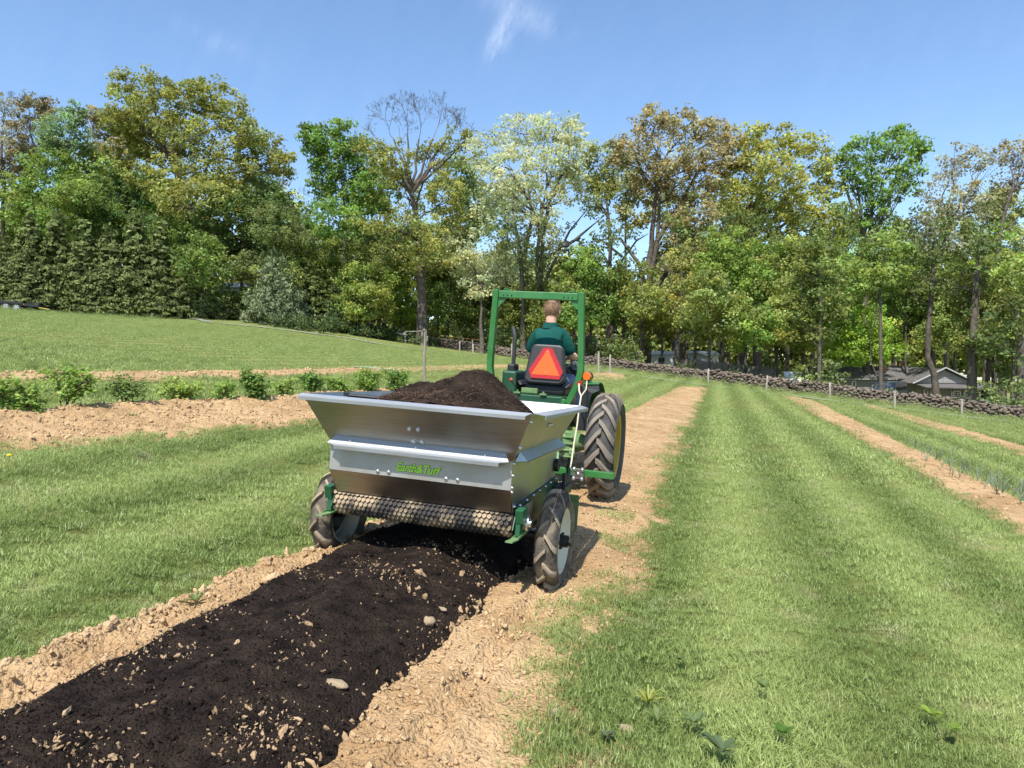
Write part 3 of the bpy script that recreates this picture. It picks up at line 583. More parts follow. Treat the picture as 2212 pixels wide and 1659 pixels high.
# second row: broad trees closing the gaps between the first row's trunks
GB='second row of trees filling the wood'
SR=[(60,[(40,430,60,60),(100,520,60,50),(20,520,50,60)],(.15,.19,.05),'olive tree behind the left end of the conifer hedge'),
 (215,[(200,360,56,50),(240,400,50,50),(215,440,60,50)],(.16,.20,.05),'green tree between the yellow maple and the massive oak'),
 (345,[(330,420,60,50),(380,480,56,46),(300,400,44,40),(420,520,50,40)],(.14,.175,.045),'olive tree just behind the massive oak trunk'),
 (545,[(545,410,50,40),(590,440,46,44),(500,420,50,36),(620,560,46,40),(560,540,60,50)],(.155,.18,.06),'greyish olive tree under the right limb of the massive oak'),
 (670,[(660,510,46,40),(690,540,50,44),(640,590,50,40),(700,600,50,40)],(.15,.19,.05),'olive tree below the gap left of the bright green tree'),
 (820,[(820,400,50,44),(800,470,56,46),(840,520,60,46),(780,520,46,40)],(.14,.185,.045),'tree between the bright green tree and the bare topped oak'),
 (985,[(985,380,48,44),(1010,430,50,48),(980,500,56,50),(1030,480,50,44),(960,600,60,44)],(.185,.215,.075),'olive tree between the bare topped oak and the pale tree'),
 (1095,[(1090,430,50,44),(1110,590,56,44),(1060,620,50,40),(1150,620,50,40)],(.20,.23,.09),'soft green tree behind the pale flowering tree'),
 (1350,[(1355,400,40,40),(1370,460,40,40),(1350,640,50,40),(1400,640,50,36)],(.22,.22,.085),'tan green tree behind the tan oak, left side'),
 (1455,[(1450,450,56,44),(1500,540,60,46),(1440,560,50,44),(1480,620,60,44)],(.20,.205,.075),'tan green tree behind the tan oak, right side'),
 (1560,[(1560,420,50,46),(1575,480,56,50),(1550,560,56,50),(1600,520,60,46)],(.21,.21,.07),'olive tree between tan oak and golden oak'),
 (1700,[(1690,430,56,44),(1720,510,66,50),(1680,560,60,50),(1760,540,50,44),(1740,620,60,44)],(.19,.215,.06),'olive green tree behind the golden oak'),
 (1825,[(1820,480,44,44),(1845,520,50,44),(1810,590,50,46),(1850,600,56,46)],(.165,.205,.055),'green tree between golden oak and tall green tree'),
 (1930,[(1925,500,46,40),(1950,540,50,40),(1905,590,56,46),(1970,600,50,44)],(.17,.20,.065),'green tree right of the tall green tree trunk'),
 (2045,[(2040,480,50,44),(2070,540,56,46),(2030,590,56,46),(2090,600,50,46)],(.19,.21,.08),'greyish green tree behind the house'),
 (2150,[(2150,450,50,44),(2180,470,50,44),(2140,600,56,46),(2200,540,50,50)],(.19,.21,.075),'grey green tree at the right end of the wood')]
for px,lb,c,lab in SR: tree('background_tree',lab,GB,px,84+3*RS.rand(),[(px,640),(px+3,lb[0][1]+20)],lb,tuple(1.25*q for q in c),.85,.30,.24)
# understorey: trees of the second storey between the big trunks
G2='young trees between the big trunks'
US=[(700,600,[(690,560,60,36),(740,590,46,34),(660,600,44,36)],(.085,.125,.032),'olive green young tree behind the dark conifers'),
 (790,640,[(790,610,54,40),(830,590,44,34),(770,650,46,36)],(.105,.155,.035),'young green tree standing left of the bare oak trunk'),
 (800,690,[(800,660,42,26),(815,640,30,22),(780,640,28,24)],(.115,.15,.035),'slender lime sapling beside the rail fence'),
 (865,690,[(860,655,40,28),(880,690,30,26),(850,620,36,30)],(.13,.19,.035),'bright green bush just left of the bare oak trunk'),
 (965,700,[(965,650,40,36),(985,690,46,32),(950,610,40,32)],(.08,.125,.03),'dark green young tree right of the bare oak trunk'),
 (1050,700,[(1040,660,42,36),(1075,640,36,34),(1060,700,42,30)],(.085,.12,.03),'shaded green bush behind the left roll bar post'),
 (1100,720,[(1100,690,42,34),(1120,650,34,30)],(.10,.13,.035),'green bush seen through the roll bar at left'),
 (1200,720,[(1190,690,44,38),(1220,650,38,38),(1175,640,30,30)],(.09,.125,.03),'green bush seen through the roll bar at right'),
 (1262,700,[(1258,610,38,46),(1285,650,46,44),(1250,670,36,36),(1240,590,26,30)],(.085,.145,.032),'leafy green tree rising just right of the roll bar'),
 (1345,720,[(1340,610,34,40),(1352,660,46,44),(1320,650,36,40)],(.10,.155,.035),'green young tree under the arching bare limbs'),
 (1430,730,[(1430,660,46,40),(1455,700,46,36),(1410,700,40,40)],(.12,.15,.04),'yellow green bush around the tan oak trunk'),
 (1530,740,[(1530,640,50,46),(1560,680,46,44),(1515,700,46,40)],(.11,.145,.04),'green young tree above the mobile home'),
 (1610,740,[(1600,600,54,46),(1640,560,50,40),(1600,660,56,46),(1560,580,40,40)],(.10,.165,.035),'fresh green maple below the golden oak'),
 (1680,750,[(1690,560,52,46),(1700,640,62,48),(1660,690,54,44)],(.115,.15,.04),'olive green young tree in front of the board fence'),
 (1770,760,[(1770,560,44,50),(1780,640,54,50),(1755,700,54,44)],(.09,.125,.034),'shaded green tree left of the house'),
 (1850,780,[(1850,700,64,46),(1880,650,56,46),(1815,740,52,36),(1860,750,62,34),(1900,740,46,30)],(.115,.195,.032),'large bright green maple hanging over the left end of the house roof'),
 (1955,780,[(1950,590,42,46),(1960,650,54,48),(1985,700,46,36),(1940,560,34,30)],(.09,.14,.036),'green tree rising behind the house roof'),
 (2060,780,[(2050,620,56,46),(2080,680,62,46),(2040,720,50,36),(2010,640,36,40)],(.105,.145,.038),'soft green tree beside the house gable'),
 (2150,790,[(2140,660,52,46),(2175,710,56,46),(2120,740,46,36),(2200,650,36,44)],(.115,.15,.04),'yellow green tree at the right end of the house'),
 (2205,800,[(2210,760,40,50),(2190,800,30,36),(2230,700,30,60)],(.10,.14,.038),'low leafy tree at the right picture edge'),
 (620,640,[(640,560,50,40),(600,600,44,36)],DGR,'dark young tree behind the blue green pine'),
 (360,560,[(350,470,46,40),(380,520,46,40),(320,540,40,36)],(.07,.12,.028),'green young tree just left of the oak trunk')]
BOOST=np.array([2.15,1.8,1.65])
US+=[(1275,700,[(1270,560,34,30),(1290,600,34,30)],(.10,.15,.035),'light green treetop showing under the sky gap right of the roll bar'),
 (1385,720,[(1375,600,40,34),(1390,650,40,36)],(.115,.15,.04),'young tree just left of the tan oak trunk'),
 (1500,730,[(1495,560,46,36),(1520,600,46,36),(1480,640,40,36)],(.13,.15,.045),'olive young tree between tan oak and golden oak'),
 (1575,740,[(1570,520,44,34),(1545,560,40,34),(1590,720,44,30)],(.105,.16,.035),'green young tree at the left of the golden oak trunk'),
 (1645,750,[(1640,620,50,40),(1625,700,46,36)],(.10,.165,.034),'leafy maple over the middle of the board fence'),
 (1735,760,[(1730,560,46,40),(1745,600,46,40),(1720,720,50,36)],(.115,.155,.04),'rounded young tree left of the white topped car'),
 (1820,770,[(1810,560,46,40),(1830,610,50,44),(1800,680,46,40)],(.11,.17,.036),'tall young tree behind the large bright maple'),
 (1905,770,[(1910,540,46,36),(1900,600,50,44)],(.105,.155,.038),'young tree under the tall green tree'),
 (2005,780,[(2000,560,44,40),(1990,610,44,40),(2020,690,46,36)],(.11,.145,.042),'young tree behind the house ridge'),
 (2110,780,[(2110,600,46,36),(2105,660,46,40),(2130,690,46,36)],(.12,.155,.045),'pale young tree between the thick trunks by the porch'),
 (2185,790,[(2180,590,40,36),(2200,620,36,36),(2190,740,46,36)],(.115,.16,.042),'young tree below the lime branches'),
 (480,640,[(470,660,44,24),(520,650,30,24)],(.08,.12,.032),'low dark bush in front of the white shed'),
 (1080,710,[(1060,600,46,36),(1090,570,44,34),(1020,640,40,30)],(.115,.145,.05),'pale green young tree below the lower blossom tree'),
 (945,700,[(940,560,50,36),(975,570,44,34)],(.09,.13,.035),'green young tree behind the bare oak trunk'),
 (830,690,[(840,560,50,36),(815,540,44,34),(870,580,44,34)],(.095,.125,.036),'olive young tree left of the bare oak trunk'),
 (590,640,[(600,500,50,44),(640,540,50,40),(560,580,50,40)],(.075,.105,.034),'dark olive young tree above the blue green pine'),
 (180,600,[(180,440,50,40),(210,470,50,36),(150,430,44,36)],(.085,.13,.03),'green young tree behind the middle of the conifer hedge')]
for i,(px,_,lb,c,lab) in enumerate(US):
    lb=[(a_,b_,c_*1.2,d_*1.2) for a_,b_,c_,d_ in lb]
    tree('young_tree',lab,G2,px,(82+(i%3) if 850<px<1150 else 75-(i%3)*2.2 if px<1150 else 70-(i%3)*2 if px<1480 else 61-(i%3)*2.5 if px<1700 else 57-(i%3)*2.5)+(18 if 1800<px<2150 and ('behind' in lab or 'house' in lab) else 0),[(px+2,lb[0][1]+40),(px,lb[0][1])],lb,c,1.15,.185,.12,clr=.75)
# bare trunks that stand in front of the leaves
BOOST=np.array([1.35,1.3,1.1])
G3='bare trunks rising out of the wood'
def trunk_only(label,px,Y,pts,r):
    root=empty('tree_trunk',loc=(at(px,790,Y).x,Y,gz(at(px,790,Y).x,Y))); tag(root,label,'tree',G3)
    b=at(px,790,Y); P=[Vector((b.x,Y,gz(b.x,Y)-.2))]+[at(x,y,Y) for x,y in pts]; tb=TB(); tb.tube(P,[r*1.3]+[r*(1-.5*i/len(pts)) for i in range(len(pts))],9)
    top=P[-1]; up_=top+Vector((RS.randn()*.6,RS.randn()*.4,3.2)); tb.tube([top,top.lerp(up_,.5),up_],[r*.5,r*.3,.03],6,False)
    cc=np.array(top)+np.array([0,0,1.6])+RS.randn(26,3)*np.array([1.5,1.2,1.5]); v,q,c=clump_leaves(cc,np.full(26,.75),40,.26,(.10,.125,.04),.2); rel(link('crown',npmesh('crown',v,q,mat=M_leaf,cols=c),root),root)
    for i in range(5):
        p=P[-1].lerp(P[-2],.8*RS.rand()); tb.twigs(p,Vector((RS.randn(),RS.randn()*.5,.6)),1.2,.035,2)
    rel(tb.build('trunk',M_bark,root,smooth=True,ang=80),root); return root
trunk_only('pale grey straight trunk left of the mobile home',1466,66,[(1462,760),(1468,680),(1474,560)],.23)
trunk_only('dark trunk close behind the pale straight one',1483,69,[(1480,770),(1492,690),(1500,600)],.24)
trunk_only('stout trunk above the board fence',1604,64,[(1604,770),(1606,690),(1600,560)],.27)
trunk_only('second stout trunk above the board fence, right of the first',1632,66,[(1632,770),(1630,690),(1640,560)],.25)
trunk_only('slanting trunk beside the white topped car',1752,63,[(1752,800),(1758,740),(1775,640),(1790,540)],.2)
trunk_only('leaning dark trunk in front of the house gable',2024,56,[(2022,850),(2018,810),(2003,770),(2006,700),(2015,600)],.27)
trunk_only('straight thick trunk right of the house porch',2098,54,[(2098,860),(2098,780),(2104,680),(2110,580)],.3)
trunk_only('thin trunk right of the thick one by the porch',2132,56,[(2131,860),(2136,780),(2140,680)],.2)
trunk_only('dark trunk at the right picture edge',2200,48,[(2198,890),(2206,830),(2206,740)],.28)
trunk_only('pale trunk between the driver and the right roll bar post',1240,74,[(1240,720),(1236,660),(1232,600)],.17)
trunk_only('slim grey trunk right of the roll bar',1312,68,[(1312,740),(1314,660),(1318,560)],.2)
# ---------------------------------------------------------------- conifers
def conifer(name,label,group,px,Y,top,wpx,col,kind='cedar'):
    k=Y/F; b=at(px,790,Y); z0=gz(b.x,Y); zt=at(px,top,Y).z; H=zt-z0; Rb=wpx*k
    root=empty(name,loc=(b.x,Y,z0)); tag(root,label,'tree',group)
    tb=TB().tube([(b.x,Y,z0-.2),(b.x,Y,z0+H*.6),(b.x,Y,zt-.2)],[.02*H+.04,.012*H,.02],6); rel(tb.build('trunk',M_bark,root,smooth=True),root)
    V=[];Q=[];C=[];n0=0; z=.25
    while z<H-.15:
        t=z/H; R=Rb*(1-t)**.75*(.9+.2*RS.rand())+.12; nb=max(5,int(6.283*R/(.62 if kind=='cedar' else .75)))
        for i in range(nb):
            a=6.283*RS.rand(); rr=R*(.66+.46*RS.rand()); dr=np.array([math.cos(a),math.sin(a),0]); p=np.array([b.x,Y,z0+z+.34*RS.randn()])+dr*rr
            m=26 if kind=='cedar' else 34; s=.42*(.7+.6*RS.rand())*min(1,.45+R*.35)
            if kind=='cedar':   # drooping rounded spray: leaves on a dome tilted outward
                u=RS.randn(m,3); u/=np.linalg.norm(u,axis=1)[:,None]; u[:,2]=np.abs(u[:,2])*.75-.25*(u@dr); q=p+u*s*np.array([1,1,.8])
                nr=u+dr*.3+np.array([0,0,.35])+.35*RS.randn(m,3); sz=np.full(m,.27)
            else:
                u=RS.randn(m,3); q=p+u*s*.42; nr=RS.randn(m,3)+np.array([0,0,.3]); sz=np.full(m,.30)
            mi_=4; q=np.concatenate([q,p-dr*rr*(.25+.3*RS.rand())+RS.randn(mi_,3)*.25]); nr=np.concatenate([nr,dr+.4*RS.randn(mi_,3)]); sz=np.concatenate([sz,np.full(mi_,.62)]); m+=mi_
            nr/=np.linalg.norm(nr,axis=1)[:,None]; cv=np.asarray(col)*np.exp(.18*RS.randn()); v,qd,cl=leaf_quads(q,sz*(.7+.6*RS.rand(m)),nr,np.repeat(cv[None],m,0)*np.exp(.15*RS.randn(m,1)),.55 if kind=='cedar' else .42)
            V.append(v);Q.append(qd+n0);C.append(cl);n0+=len(v)
        z+=.40 if kind=='cedar' else .45
    rel(link('crown',npmesh('crown',np.concatenate(V),np.concatenate(Q),mat=M_needle,cols=np.clip(np.concatenate(C),.01,.5)),root),root); return root
G4='conifers of the dark hedge'; CED=(.135,.165,.055)
for px,Y,top,w,lab in [(-30,70,440,52,'dark conifer at the left picture edge, partly out of view'),(18,68,520,40,'dark conifer behind the trailer wheels'),(70,67,470,50,'tall conifer right behind the trailer ramp'),(128,67.5,465,50,'conifer of the hedge next to the trailer end'),(186,67.5,480,48,'dense conifer in the middle left of the hedge'),
   (240,68,490,50,'broad conifer in the middle of the hedge'),(296,68.5,470,50,'pointed conifer in the middle of the hedge'),(350,69,490,48,'dense conifer below the massive oak'),(398,69.5,570,42,'shorter conifer right below the oak trunk'),(440,70,620,36,'low conifer near the right end of the hedge'),(490,71,645,34,'lowest conifer at the right end of the hedge')]:
    conifer('conifer',lab,G4,px,Y,top,w,CED)
conifer('pine_tree','soft blue green pine standing alone at the lawn corner',None,598,67.5,548,70,(.22,.26,.14),'pine')
conifer('conifer','dark pointed conifer right behind the blue green pine','conifers right of the pine',672,71,565,52,(.12,.155,.045))
conifer('conifer','low broad conifer nearest the rail fence','conifers right of the pine',735,71,620,48,(.105,.145,.055),'pine')
conifer('conifer','conifer between the pine and the low broad one','conifers right of the pine',640,74,600,44,(.10,.135,.055),'pine')
# ---------------------------------------------------------------- far wood behind, one mass
def woodland():
    V=[];Q=[];C=[];n0=0
    for (x0,x1,top,Y,cnt) in [(-620,-80,330,92,520),(2300,2750,560,84,380),(-80,640,420,97,620),(640,1010,490,97,380),(1010,1240,560,97,230),(1240,1420,620,99,150),(1420,1800,550,99,400),(1800,2300,590,99,460)]:
        px=x0+(x1-x0)*RS.rand(cnt); py=top+(800-top)*RS.rand(cnt)**.8; yy_=Y+10*RS.rand(cnt)
        cc=np.array([at(a,b,c) for a,b,c in zip(px,py,yy_)]); cr=1.5+1.4*RS.rand(cnt)
        v,q,c=clump_leaves(cc,cr,60,.8,(.20,.23,.075),.25); V.append(v);Q.append(q+n0);C.append(c);n0+=len(v)
    tag(link('woodland',npmesh('woodland',np.concatenate(V),np.concatenate(Q),mat=M_leaf,cols=np.concatenate(C))),kind='stuff')
woodland()
def undergrowth():
    V=[];Q=[];C=[];n0=0
    P=px2([(560,700),(620,715),(680,718),(740,722),(790,730),(840,738),(870,741)])
    for x,y in np.repeat(P,15,0)+RS.randn(len(P)*15,2)*np.array([1.5,1.2])+np.array([0,4.5]):
        cc=np.array([[x,y,gz(x,y)+.3+.5*RS.rand()]])+RS.randn(5,3)*.35; v,q,c=clump_leaves(cc,np.full(5,.5),26,.2,(.06,.085,.03),.3); V.append(v);Q.append(q+n0);C.append(c);n0+=len(v)
    # weeds and brush behind the stone wall
    for t in RS.rand(620):
        p=resample(WL,np.array([t]))[0]+np.array([.7,.7])*(1.5+7.5*RS.rand()); u_=1106+F*p[0]/p[1]
        low=1385<u_<1720 or 1800<u_<2140
        if low and RS.rand()<.82: continue
        cc=np.array([[p[0],p[1],gz(*p)+.3+(.15 if low else 2.2)*RS.rand()]])+RS.randn(4,3)*.4
        v,q,c=clump_leaves(cc,np.full(4,.5),22,.2,(.13,.16,.055),.3); V.append(v);Q.append(q+n0);C.append(c);n0+=len(v)
    tag(link('undergrowth',npmesh('undergrowth',np.concatenate(V),np.concatenate(Q),mat=M_leaf,cols=np.concatenate(C))),kind='stuff')
undergrowth()
# ================================================================ STONE WALL, FENCES, BUILDINGS
def on(p,dz=0): return Vector((p[0],p[1],gz(p[0],p[1])+dz))
wall=empty('stone_wall',loc=on(WL[2])); tag(wall,'long dry stone wall of grey brown field stones running behind the field','stone wall')
wm=Matrix.Translation(-wall.location)
rocks=[rock_mesh('wall_stone%d'%i,M_stone,400+i,.8,.75,6,5) for i in range(6)]
ds=np.r_[0,np.cumsum(np.hypot(*np.diff(WL,axis=0).T))]; LW=ds[-1]; cand=[]
for row in range(8):
    x=0
    while x<LW:
        w=.18+.22*RS.rand()**1.5; t=(x+w/2)/LW; p=resample(WL,np.array([min(t,1)]))[0]; hgt=.84+.14*vn(np.array([x*.3]),np.array([0.]),5)[0]
        for side in (0,1) if row<7 else (.5,):
            z=.05+row*hgt/8; off=(side-.5)*.55*(1-.35*row/8)
            cand.append((p[0]+off*.70+.04*RS.randn(),p[1]+off*.72+.04*RS.randn(),z+.045*RS.randn(),w,side))
        x+=w*.82
front=[c for c in cand if c[4]<.6]; front.sort(key=lambda c:c[1]-(c[2]>.6)*4+RS.rand()*3)
sel=front[:300]; ids=set(map(id,sel))
ang=math.atan2(-1,1)
for c in sel:
    o=link('stone',rocks[RS.randint(6)],wall); o.location=Vector((c[0],c[1],gz(c[0],c[1])+c[2]))-wall.location
    o.scale=(c[3]*(.40+.2*RS.rand()),.20,.075+.05*RS.rand()); o.rotation_euler=(.3*RS.randn(),.3*RS.randn(),ang+.6*RS.randn())
V=[];Fq=[];Ft=[];n0=0; PV=[np.array([v.co[:] for v in r.vertices]) for r in rocks]; PF=[[list(p.vertices) for p in r.polygons] for r in rocks]
for c in cand:
    if id(c) in ids: continue
    j=RS.randint(6); R=Matrix.Rotation(ang+.6*RS.randn(),3,'Z')@Matrix.Rotation(.3*RS.randn(),3,'Y'); S=np.array([c[3]*(.40+.2*RS.rand()),.20,.075+.05*RS.rand()])
    v=(PV[j]*S)@np.array(R).T+np.array([c[0],c[1],gz(c[0],c[1])+c[2]])-np.array(wall.location); V.append(v)
    for f in PF[j]: (Fq if len(f)==4 else Ft).append([i+n0 for i in f])
    n0+=len(v)
tag(link('stones',npmesh('stones',np.concatenate(V),Fq,Ft,mat=M_stone),wall),kind='stuff')
M_post=mat('weathered_post',(.28,.25,.21),.9,c2=(.42,.385,.33),nscale=6,bump=.4,bscale=30,stretch=(1,1,.15))
M_postd=mat('old_post',(.20,.17,.13),.9,c2=(.34,.30,.24),nscale=6,bump=.5,bscale=30,stretch=(1,1,.15))
def post(px,pyb,pyt,label,r=.06,m=None,group='fence posts in front of the stone wall',Y=None,name='fence_post'):
    if Y is None: p=ground(px,pyb)
    else: q=at(px,pyb,Y); p=np.array([q.x,Y])
    g=on(p); top=at(px,pyt,p[1]); H=top.z-g.z; o=MB()
    n=7; o.tube([(0,0,-.15),(RS.randn()*.01,0,H*.5),(RS.randn()*.02,0,H-.03),(RS.randn()*.02,0,H)],[r,r*.96,r*.92,r*.7],n)
    ob=o.build(name,m or M_post,None,smooth=True,ang=50); ob.location=g; ob.rotation_euler=(.02*RS.randn(),.02*RS.randn(),RS.rand()*3); tag(ob,label,'fence post',group); return ob
# posts named by what stands behind each of them
for px,b,t,l in [(1293,806,760,'pale post right of the tractor near the bare patch'),(1318,806,766,'second pale post right of the tractor, beside the first'),(1408,808,784,'pale post below the mobile home'),(1530,829,797,'pale post at the far end of the tractor row'),
   (1655,843,812,'pale post in front of the board fence end, left of the white topped car'),(1793,858,826,'pale post between the white topped car and the house'),(1933,878,846,'pale bright post in front of the dark van'),(2078,896,863,'pale post in front of the house porch'),
   (1022,765,743,'pale short post left of the roll bar'),(993,757,738,'thin pale post at the start of the wall'),(1106,772,742,'post seen through the roll bar')]:
    post(px,b,t,l,.065)
post(1020,763,735,'thin stake near the wall left of the roll bar',.03,None,'fence posts in front of the stone wall')
post(917,832,712,'tall weathered post standing alone behind the hopper',.048,M_postd,None)
rf=empty('rail_fence',loc=on(ground(800,744))); tag(rf,'weathered post and rail fence with crooked rails at the lawn corner','fence')
def rel(o,par): o.matrix_parent_inverse=Matrix.Translation(-Vector(par.location)); return o
def fpost(px,b,t,Y,r,m): 
    q=at(px,b,Y); o=MB().tube([(q.x,Y,gz(q.x,Y)-.1),(q.x,Y,at(px,t,Y).z)],[r,r*.9],7).build('post',m,rf,smooth=True,ang=50); rel(o,rf)
M_dpost=mat('dark_post',(.06,.055,.05),.8)
for px,b,t,m in [(759,733,706,M_post),(792,736,709,M_dpost),(875,741,717,M_post),(912,747,713,M_post),(917,748,716,M_post),(923,750,726,M_post)]: fpost(px,b,t,71,.09,m)
for a,b,r in [((762,710),(880,724),.05),((800,714),(876,721),.06),((876,717),(912,715),.045),((792,726),(925,741),.03)]:
    o=TB(); o.limb(at(*a,71)+Vector((0,-.1,0)),at(*b,71)+Vector((0,-.1,0)),r,r*.8,.03,6,6); rel(o.build('rail',M_post,rf,smooth=True),rf)
st=empty('sapling',loc=on([at(799,735,70.5).x,70.5])); tag(st,'small tree with a pale forked trunk growing beside the dark fence post','tree')
tb=TB(); b=at(799,740,70.5); f=at(799,695,70.5); tb.tube([Vector((b.x,70.5,gz(b.x,70.5)-.1)),f],[.15,.12],7)
for q in ((783,640),(797,630),(812,645),(805,610)): tb.limb(f,at(*q,70.5),.09,.03,.08,5,5)
rel(tb.build('trunk',mat('pale_bark',(.25,.22,.18),.9,c2=(.36,.32,.27),nscale=5),st,smooth=True),st)
cc=np.array([at(x,y,70.5+RS.randn()*.5) for x,y in zip(795+22*RS.randn(30),640+22*RS.randn(30))]); v,q,c=clump_leaves(cc,np.full(30,.6),14,.2,(.14,.20,.05),.2)
rel(link('crown',npmesh('crown',v,q,mat=M_leaf,cols=c),st),st)
# wire fence with pale stakes before the wall start
wf=empty('wire_fence',loc=on(ground(960,758))); tag(wf,'thin wire fence with rusty top strand before the start of the stone wall','fence')
M_wire=mat('fence_wire',(.34,.28,.22),.7); M_rust=mat('rusty_wire',(.30,.12,.06),.8)
fp=[at(x,y,Y) for x,y,Y in ((926,726,76),(965,729,75),(1000,733,73.5),(1040,738,72.5))]
for q in fp:
    o=MB().tube([(q.x,q.y,gz(q.x,q.y)-.1),q+Vector((0,0,.25))],.035,6).build('stake',M_post,wf); rel(o,wf)
for dz,m in ((.12,M_rust),(-.2,M_wire),(-.5,M_wire)):
    rel(MB().tube([q+Vector((0,0,dz)) for q in fp],.022,4).build('wire',m,wf),wf)
up=empty('utility_pole',loc=on([at(754,700,88).x,88])); tag(up,'grey utility pole with a small transformer can among the trees','utility pole')
b=at(754,700,88); t=at(754,556,88); rel(MB().tube([(b.x,88,gz(b.x,88)-.2),(b.x,88,t.z)],[.14,.10],8).build('pole',M_post,up,smooth=True),up)
rel(MB().cyl(at(749,600,88)+Vector((0,-.2,-.9)),at(749,585,88)+Vector((0,-.2,0)),.22,12).build('transformer',mat('light_grey_paint',(.55,.56,.57),.5),up,smooth=True),up)
# ---------------------------------------------------------------- buildings
M_side=mat('grey_siding',(.20,.185,.165),.8,c2=(.25,.235,.21),nscale=2,coord='World',stretch=(.3,.3,9)); M_roof=mat('dark_shingles',(.085,.08,.078),.9,c2=(.14,.13,.125),nscale=3,bump=.4,bscale=20,coord='World')
M_white=mat('white_paint',(.74,.74,.72),.6,c2=(.62,.62,.60),nscale=2,coord='World'); M_glass=mat('dark_glass',(.015,.018,.02),.08,spec=.7); M_brick=mat('chimney_brick',(.30,.15,.10),.9,c2=(.38,.20,.13),nscale=12,coord='World')
M_gwall=mat('pale_grey_siding',(.33,.35,.38),.7,c2=(.40,.42,.45),nscale=2,coord='World',stretch=(6,6,.3)); M_mroof=mat('metal_roof',(.50,.52,.52),.5,c2=(.42,.44,.45),nscale=3,coord='World')
M_board=mat('fence_board',(.15,.135,.11),.9,c2=(.24,.215,.18),nscale=3,bump=.3,coord='World'); M_siding2=mat('gable_board',(.34,.33,.31),.85,c2=(.27,.26,.245),nscale=3,coord='World')
M_trim=mat('worn_white_trim',(.45,.45,.43),.7)
Yh=70.; K=Yh/F
hb=at(1970,860,Yh); hz=at(1970,862,Yh).z
house=empty('house',loc=(hb.x,Yh,hz)); tag(house,'single storey grey house with dark shingle roof and boarded gable behind the stone wall','house')
hx=lambda px:(px-1970)*K; hh=lambda py:(862-py)*K
# local axes: x along the picture, y away from the viewer, z up; hz-level is the floor
x0,x1=hx(1826),hx(2012); ze=hh(818); zr=hh(793)
MB().box(((x0+x1)/2,4.6,ze/2-.6),(x1-x0,7.0,ze+1.2)).build('wall',M_side,house)
r=MB(); r.plate([(x0-.35,.75,ze-.08),(x1+.3,.75,ze-.08),(x1+.3,4.6,zr),(x0-.35,4.6,zr)],.10); r.plate([(x0-.35,8.45,ze-.08),(x0-.35,4.6,zr),(x1+.3,4.6,zr),(x1+.3,8.45,ze-.08)],.10); roof=r.build('roof',M_roof,house)
MB().box((hx(1938),2.9,hh(803)),(.55,.55,1.25)).build('chimney',M_brick,roof); MB().box((hx(2022),6.5,hh(793)),(.5,.5,1.3)).build('chimney',M_brick,roof)
MB().bar((x0-.35,.70,ze-.06),(hx(1947),.70,ze-.06),.05,.10).build('fascia',M_siding2,roof)
g0,g1=hx(1950),hx(2084); gm=(g0+g1)/2; za=hh(798); zg=hh(826)
w=MB(); w.plate([(g0+.5,-1.4,-1.2),(g1-.5,-1.4,-1.2),(g1-.5,-1.4,zg),(g0+.5,-1.4,zg)],.12,(0,1,0)); w.box((g0+.56,1.2,zg/2-.6),(.12,5.0,zg+1.2)); w.box((g1-.56,1.2,zg/2-.6),(.12,5.0,zg+1.2)); w.build('wall',M_side,house)
# gable boards laid one above the other
nb=9
for i in range(nb):
    za0=zg+(za-zg)*i/nb; za1=zg+(za-zg)*(i+1)/nb-.012; f0=1-i/nb; f1=max(1-(i+1)/nb,.02); hw=(g1-g0)/2-.15
    MB().plate([(gm-hw*f0,-1.46-.012*(i%2),za0),(gm+hw*f0,-1.46-.012*(i%2),za0),(gm+hw*f1,-1.46-.012*(i%2),za1),(gm-hw*f1,-1.46-.012*(i%2),za1)],.05,(0,1,0)).build('board',M_siding2,house)
r=MB(); r.plate([(g0-.1,-1.9,zg-.12),(gm,-1.9,za+.12),(gm,4.4,za+.12),(g0-.1,4.4,zg-.12)],.1); r.plate([(g1+.1,-1.9,zg-.12),(g1+.1,4.4,zg-.12),(gm,4.4,za+.12),(gm,-1.9,za+.12)],.1); gr=r.build('gable_roof',M_roof,house)
for a,b in (((g0-.1,-1.93,zg-.05),(gm,-1.93,za+.19)),((gm,-1.93,za+.19),(g1+.1,-1.93,zg-.05))): MB().bar(a,b,.05,.10).build('barge_board',M_trim,gr)
po=MB(); po.plate([(g0+.3,-3.4,hh(836)),(hx(2128),-3.4,hh(840)),(hx(2128),-1.3,hh(833)),(g0+.3,-1.3,hh(829))],.1); pr=po.build('porch_roof',M_roof,house)
for px in (1962,2015,2070,2125): MB().box((hx(px),-3.2,hh(838)/2-.6),(.11,.11,hh(838)+1.1)).build('porch_post',mat('dark_wood',(.10,.085,.07),.8),house)
MB().box((hx(2112),.6,.3),(1.6,3.2,2.6)).build('side_room',M_side,house)
def window(px0,px1,py0,py1,y,bars=0):
    xa,xb=hx(px0),hx(px1); za_,zb=hh(py1),hh(py0); f=MB(); t=.09
    for c,d in (((xa,(za_+zb)/2),(t,zb-za_)),((xb,(za_+zb)/2),(t,zb-za_)),(((xa+xb)/2,za_),(xb-xa+t,t)),(((xa+xb)/2,zb),(xb-xa+t,t))): f.box((c[0],y-.04,c[1]),(d[0],.08,d[1]))
    for i in range(bars): f.box(((xa+xb)/2,y-.035,za_+(zb-za_)*(i+1)/(bars+1)),(xb-xa-t,.05,.05))
    w=f.build('window',M_white,house); MB().box(((xa+xb)/2,y-.015,(za_+zb)/2),(xb-xa-t,.02,zb-za_-t)).build('pane',M_glass,w)
window(1851,1859,824,836,1.08); window(1895,1904,832,842,1.08); window(1977,1983,840,850,-1.42); window(1992,2001,841,858,-1.42)
